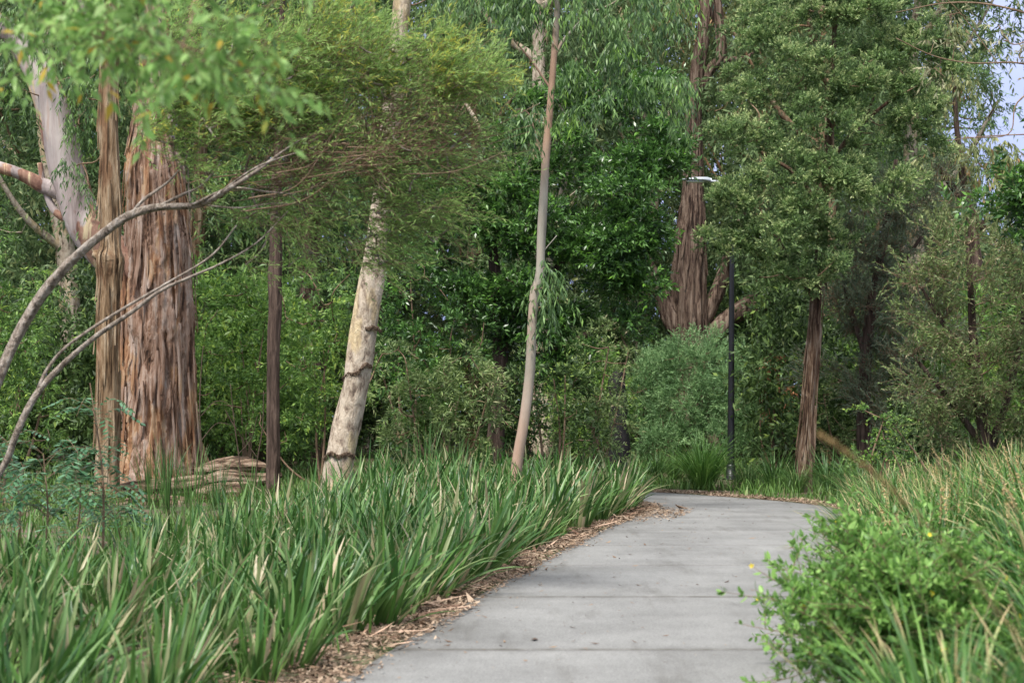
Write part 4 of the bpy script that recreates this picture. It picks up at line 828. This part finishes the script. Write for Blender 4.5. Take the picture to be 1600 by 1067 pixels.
# ================================================================== NEAR PLANTS
# shrub with small yellow flowers spilling over the right edge of the path
def leafy_stems(name, label, base, tips, leaf, Lf, Wf, nl, seed, flowers=0, cat='plant', stem_r=.004, group=None, side=9):
    rng = np.random.default_rng(seed); root = empty(name, base, label, cat, group); st = MB(); lf = MB(); fl = []
    for t in tips:
        t = np.asarray(t); m1 = base * .5 + t * .5 + np.array([0, 0, .12]) + rng.normal(0, .04, 3)
        l = smooth_line([base + rng.normal(0, .06, 3) * [1, 1, 0], m1, t], 8); tube(st, l, np.linspace(stem_r, stem_r * .35, len(l)), 5)
        subs = [l[4:]]
        for _ in range(side):
            i_ = rng.integers(5, len(l) - 2); e_ = l[i_] + nrm(rng.normal(0, 1, 3) * [1, 1, .7] + (t - base) * .6 + [0, 0, .5]) * rng.uniform(.1, .28); q = smooth_line([l[i_], (l[i_] + e_) / 2 + rng.normal(0, .015, 3), e_], 4); tube(st, q, np.linspace(stem_r * .5, stem_r * .25, len(q)), 4); subs.append(q)
        for q in subs:
            s = rng.uniform(0, len(q) - 1.001, nl); i_ = s.astype(int); p = q[i_] + (q[i_ + 1] - q[i_]) * (s - i_)[:, None]; tt = nrm(q[i_ + 1] - q[i_])
            d = nrm(tt * .5 + nrm(np.cross(tt, rng.normal(0, 1, p.shape))) * .8 + [0, 0, .25]); wv = nrm(np.cross(d, [0, 0, 1.]) + rng.normal(0, .5, p.shape)); L_ = (Lf * rng.uniform(.5, 1.2, nl))[:, None]; W_ = L_ / Lf * Wf * .5
            nn = np.cross(d, wv); V = np.stack([p, p + d * L_ * .3 + wv * W_ * .85 + nn * W_ * .2, p + d * L_ * .65 + wv * W_ * .8 + nn * W_ * .2, p + d * L_, p + d * L_ * .65 - wv * W_ * .8 + nn * W_ * .2, p + d * L_ * .3 - wv * W_ * .85 + nn * W_ * .2], 1)
            k6 = np.arange(nl)[:, None] * 6; lf.add(V.reshape(-1, 3), np.concatenate([k6 + [0, 1, 2, 3], k6 + [0, 3, 4, 5]]), rnd=np.repeat(rng.uniform(0, 1, nl), 6), tint=0)
            if flowers and rng.random() < flowers:
                c = q[-1]; a = np.arange(5) * 2 * np.pi / 5 + rng.uniform(0, 6); nrm_ = nrm(rng.normal(0, 1, 3) + [0, -1, .6]); u = nrm(np.cross(nrm_, [0, 0, 1.])); v = np.cross(nrm_, u)
                dirs = u * np.cos(a)[:, None] + v * np.sin(a)[:, None]; sd = -u * np.sin(a)[:, None] + v * np.cos(a)[:, None]
                V = np.stack([c + dirs * 0, c + dirs * .008 + sd * .005 + nrm_ * .002, c + dirs * .015 + nrm_ * .004, c + dirs * .008 - sd * .005 + nrm_ * .002], 1); fl.append(V.reshape(-1, 3))
    st.build('stems', M['twig'], root, base, smooth=True); lf.build('foliage', M[leaf], root, base)
    for V in fl[:95]: f1 = MB(); f1.add(V, np.arange(20).reshape(-1, 4), rnd=.5); f1.build('flower', M['yellow'], root, base)
    return root
rng = np.random.default_rng(91)
for k, (bx, by, n, lab) in enumerate([(2.12, 7.5, 85, 'yellow-flowered leafy shrub spilling over the right path edge, nearer the camera'), (2.45, 9.1, 65, 'yellow-flowered leafy shrub spilling over the right path edge, farther one behind')]):
    b = on_ground(bx, by); tips = []
    for _ in range(n):
        a = rng.uniform(-3.9, -1.2) if rng.random() < .6 else rng.uniform(0, 6.28); r = rng.uniform(.2, .95); tips.append(b + [r * math.cos(a) * .95 - .12, r * math.sin(a) * .6, rng.uniform(.15, .95) * (1.15 - r * .35)])
    leafy_stems('flowering_shrub', lab, b, tips, 'shrub', .052, .027, 22, 900 + k, flowers=.035, cat='shrub', group='yellow-flowered shrubs at the path edge')

# pinnate-leaved saplings at the left
def pinnate(name, label, base, h, seed, nf=16, Lp=.022, Lr=.42):
    rng = np.random.default_rng(seed); root = empty(name, base, label, 'plant', 'ferny-leaved saplings at the left'); st = MB(); lf = MB()
    top = base + [rng.normal(0, .15), 0, h]; l = smooth_line([base - [0, 0, .03], (base + top) / 2 + [.06, 0, 0], top], 10); tube(st, l, np.linspace(.014, .005, len(l)), 6)
    for _ in range(nf):
        i_ = rng.integers(4, len(l)); a = rng.uniform(0, 6.28); o = np.array([np.cos(a), np.sin(a), 0]); Lq = Lr * rng.uniform(.6, 1.1)
        q = smooth_line([l[i_], l[i_] + o * Lq * .5 + [0, 0, .12], l[i_] + o * Lq + [0, 0, rng.uniform(-.08, .1)]], 6); tube(st, q, np.linspace(.003, .0012, len(q)), 4)
        for s in np.linspace(.2, 1, 10):
            x_ = s * (len(q) - 1.001); j = int(x_); p = q[j] + (q[j + 1] - q[j]) * (x_ - j); t = nrm(q[j + 1] - q[j]); sd = nrm(np.cross(t, [0, 0, 1.]))
            for sg in (-1, 1):
                d = nrm(sd * sg + t * .45 + [0, 0, -.15] + rng.normal(0, .12, 3)); wv = nrm(np.cross(d, [0, 0, 1.]) + rng.normal(0, .2, 3)); L_ = .095 * rng.uniform(.8, 1.15)
                lf.add(np.array([p, p + d * L_ * .45 + wv * .018, p + d * L_, p + d * L_ * .45 - wv * .018]), [[0, 1, 2, 3]], rnd=float(rng.uniform(0, 1)), tint=0)
    st.build('stems', M['twig'], root, base, smooth=True); lf.build('foliage', M['fernleaf'], root, base)
for k, (px, Y, h, lab) in enumerate([(160, 14, 1.75, 'tallest ferny-leaved sapling, in front of the slim tan trunk'), (60, 13.6, 1.1, 'ferny-leaved sapling low at the left edge beside the tallest one'), (0, 14, 1.25, 'ferny-leaved sapling cut by the left picture edge'),
        (110, 15, 1.05, 'short ferny-leaved sapling behind the tallest one'), (190, 16.5, .6, 'smallest ferny-leaved sapling, near the fallen log'), (30, 16, 1.1, 'ferny-leaved sapling behind the others at the far left')]):
    pinnate('sapling', lab, on_ground((px - 800) * Y / F, Y), h, 950 + k, nf=26)

# tall reed tufts
for k, (px, Y, sc, lab) in enumerate([(262, 24, 1.35, 'tall reedy grass tuft in front of the massive gum trunk'), (300, 23.5, 1.25, 'tall reedy grass tuft at the right of the massive gum trunk foot'), (235, 25, 1.2, 'reedy grass tuft between the slim tan trunk and the massive gum'), (340, 24.5, .95, 'short reedy grass tuft in front of the log pile'), (392, 24.8, .85, 'small reedy grass tuft just left of the dark thin trunk foot'),
        (665, 25, 1.55, 'tall bluish grass tuft between the leaning trunk and the slender gum'), (705, 25.3, 1.35, 'tall bluish grass tuft, the right one of the pair left of the slender gum')]):
    rngk = np.random.default_rng(970 + k); n = 46; a = rngk.uniform(0, 6.28, n); r = .14 * np.sqrt(rngk.random(n)); mb = MB()
    blades(mb, np.stack([np.cos(a) * r, np.sin(a) * r, np.full(n, -.02)], -1), a, sc * rngk.uniform(.6, 1.05, n), .013 * rngk.uniform(.8, 1.3, n), np.abs(rngk.normal(.06, .09, n)), np.abs(rngk.normal(.35, .3, n)), rngk, 8, .3, rnd=rngk.uniform(0, .85, n))
    og = on_ground((px - 800) * Y / F, Y); mb.V = [v + og for v in mb.V]
    tag(mb.build('reed_tuft', M['rush_dark'], origin=og), lab, 'plant', 'tall reed tufts')

# bare dry saplings and a nearby seed stalk
for k, (lab, rows, br_) in enumerate([
        ('thin bare dead sapling standing against the right edge of the massive gum trunk', [(318, 760, 2.8), (315, 700, 2.5), (312, 640, 2.2), (315, 570, 1.7), (318, 540, 1.1)], [[(314, 650, 1.7), (335, 628, 1.2), (355, 630, 0.8), (368, 650, 0.6)], [(313, 690, 1.7), (338, 662, 1.1), (362, 664, 0.7)]]),
        ('forked leafless twiggy sapling between the massive gum and the dark thin trunk', [(376, 770, 2.5), (374, 720, 2.2), (366, 660, 1.7), (360, 600, 1.1)], [[(372, 710, 1.7), (392, 686, 1.2), (402, 650, 0.8)], [(368, 670, 1.4), (352, 640, 0.8)]]),
        ('leafless crooked sapling just left of the dark thin trunk', [(398, 775, 2.5), (402, 720, 2.2), (410, 670, 1.7), (412, 610, 1.1)], [[(402, 715, 1.7), (386, 690, 1.1), (384, 664, 0.7)], [(408, 680, 1.3), (424, 650, 0.9)]])]):
    root, _ = make_tree('dead_sapling', lab, 'sapling', 26.3, rows, br_, 'twig_dark', (), seed=60 + k, seg=7, rough=.08)
rngk = np.random.default_rng(41); mb = MB(); q, qr = px_line([(1830, 1480, 10, 3.6), (1640, 1080, 9, 3.4), (1500, 880, 6, 3.3), (1400, 770, 5, 3.25), (1330, 712, 5, 3.2), (1283, 680, 3, 3.2)], 3.3, 10)
tube(mb, q, qr * .35, 6); p = q[-24:][rngk.integers(0, 24, 260)]; d = nrm(rngk.normal(0, 1, (260, 3)) + (q[-1] - q[-20]) / np.linalg.norm(q[-1] - q[-20]) * 1.5); prisms(mb, p, p + d * .011, .0022, .0008)
tag(mb.build('seed_stalk', M['spike'], origin=q[0]), 'close blurred straw-coloured seed stalk leaning across the right bank', 'grass stalk')
e = LLn[(LLn[:, 1] > 5) & (LLn[:, 1] < 27)]; mb = MB(); pp = edge_band(e, 420, .35, .3); chips(mb, pp[path_d(pp[:, 0], pp[:, 1]) > -.1], .30, .05, np.random.default_rng(8), .12)
V_ = mb.V[0].reshape(-1, 4, 3); c_ = V_.mean(1, keepdims=True); ax_ = nrm(V_[:, 2:3] - V_[:, 0:1]); dv_ = V_ - c_; al_ = (dv_ * ax_).sum(-1, keepdims=True) * ax_; mb.V[0] = (c_ + al_ + (dv_ - al_) * .18).reshape(-1, 3)
tag(mb.build('dead_strap_leaves', leafmat('dead_strap_leaf', (.12, .07, .04), (.27, .18, .11), (.48, .38, .25), None, .1, .7)), 'dead tan strap leaves fallen over the bark chips', kind='stuff')

# ================================================================== LOGS AND STUMP
def log(label, rows, Y, seed, seg=48):
    rng = np.random.default_rng(seed); q, r = px_line(rows, Y, 12); mb = MB(); tube(mb, q, r, seg, .10, .15, rng, cap=True); tube(mb, [q[0] + [.02, 0, 0], q[0]], [r[0] * 1.1, r[0] * 1.1], seg, 0, 0, rng, cap=True)
    o = q[0]; tag(mb.build('fallen_log', M['log'], origin=o, smooth=True), label, 'log', 'fallen logs at the foot of the massive gum')
log('long weathered fallen log running from the slim tan trunk towards the dark thin trunk', [(140, 776, 20, 28), (220, 764, 26, 28), (300, 757, 28, 27.8), (360, 752, 24, 27.6), (402, 748, 12, 27.5)], 28, 1)
log('thick broken log slab against the right side of the massive gum, uppermost of the pile', [(306, 738, 20, 29), (345, 730, 27, 29), (385, 726, 24, 28.8), (422, 732, 10, 28.6)], 29, 2)
log('short splintered log just below the uppermost slab', [(318, 752, 16, 27.6), (350, 747, 24, 27.5), (400, 750, 22, 27.5), (440, 742, 8, 27.4)], 27.5, 4)
log('stout log end lying lowest in front of the pile', [(308, 772, 20, 26.8), (340, 772, 32, 26.8), (385, 768, 30, 26.8), (412, 772, 16, 26.8)], 27, 3)
log('low grey log half hidden by the strappy leaves left of the pile', [(170, 795, 18, 26.5), (230, 786, 26, 26.5), (290, 786, 22, 26.5)], 26.5, 5)
mb = MB(); q, r = px_line([(968, 735, 34), (967, 680, 30), (968, 640, 26), (963, 600, 24), (970, 580, 16)], 34, 8); tube(mb, q, r, 18, .15, .15, cap=True)
tag(mb.build('burnt_stump', M['char'], origin=q[0], smooth=True), 'blackened burnt stump standing behind the right end of the thicket', 'stump')

# ================================================================== LAMP POST
m_black, _, _, _, b_ = newmat('black_powder_coat'); b_.inputs['Base Color'].default_value = (.012, .012, .014, 1); b_.inputs['Roughness'].default_value = .35
m_grey, _, _, _, b_ = newmat('grey_cast_aluminium'); b_.inputs['Base Color'].default_value = (.42, .45, .48, 1); b_.inputs['Roughness'].default_value = .4; b_.inputs['Metallic'].default_value = .3
m_lens, _, _, _, b_ = newmat('lamp_lens'); b_.inputs['Base Color'].default_value = (.75, .77, .78, 1); b_.inputs['Roughness'].default_value = .15
YL = 36; b0 = on_ground((1142 - 800) * YL / F, YL); top = P(1146, 286, YL)
lp = empty('lamp_post', b0, 'tall slim black lamp post beside the far side of the bend', 'lamp post')
mb = MB(); l = np.linspace(b0, [b0[0] + .03, b0[1], top[2]], 20); tube(mb, l, np.linspace(.088, .045, 20), 20, cap=True); mb.build('pole', m_black, lp, b0, smooth=True)
mb = MB(); tube(mb, [b0, b0 + [0, 0, .02], b0 + [0, 0, .021], b0 + [0, 0, .30], b0 + [0, 0, .34], b0 + [0, 0, .35]], [.2, .2, .12, .11, .10, .088], 20); mb.build('base_plate', m_black, lp, b0, smooth=False)
mb = MB(); tube(mb, smooth_line([[b0[0] + .03, YL, top[2] - .12], [b0[0] - .02, YL, top[2]], [P(1125, 0, YL)[0], YL, top[2] + .03], [P(1108, 0, YL)[0], YL, top[2] + .04]], 6), .028, 12, cap=True); mb.build('arm', m_grey, lp, b0, smooth=True)
xa, xb = P(1112, 0, YL)[0], P(1066, 0, YL)[0]; zt = top[2] + .05; n = 14
s = np.linspace(0, 1, n); hw = .16 * np.sqrt(np.clip(1 - (2 * s - 1) ** 2 * .97, 0, 1)) * np.interp(s, [0, .3, 1], [.55, 1, .8]); th = .085 * np.interp(s, [0, .15, .6, 1], [.7, 1, .8, .15])
th_a = np.linspace(0, 2 * np.pi, 20, endpoint=False); V = []
for s_, h_, t_ in zip(s, hw, th): V.append(np.stack([np.full(20, xa + (xb - xa) * s_), YL + h_ * np.cos(th_a), zt + np.where(np.sin(th_a) > 0, t_ * np.sin(th_a), t_ * .35 * np.sin(th_a)) + .03 * s_], -1))
V = np.array(V); i = np.arange(n - 1)[:, None] * 20; j = np.arange(20)[None]; mb = MB(); mb.add(V.reshape(-1, 3), np.stack([i + j, i + (j + 1) % 20, i + 20 + (j + 1) % 20, i + 20 + j], -1).reshape(-1, 4)); c_ = mb.n
mb.add([V[0].mean(0), V[-1].mean(0)], np.zeros((0, 4), int)); mb.faces([[c_, a + 0, (a + 1) % 20] for a in range(20)] + [[c_ + 1, (n - 1) * 20 + (a + 1) % 20, (n - 1) * 20 + a] for a in range(20)], 0)
hd = mb.build('lamp_head', m_grey, lp, b0, smooth=True)
mb = MB(); q = np.linspace([xa + (xb - xa) * .25, YL, zt - .03], [xa + (xb - xa) * .85, YL, zt - .01], 8); tube(mb, q, .05 * np.sin(np.linspace(.5, np.pi - .5, 8)), 12); mb.build('lens', m_lens, hd, None) if False else None
mbl = MB(); mbl.add((np.concatenate(mb.V) - q.mean(0)) * [1, 2.2, .6] + q.mean(0) - b0, np.concatenate(mb.Q[4])); lens = mbl.build('lens', m_lens, hd)
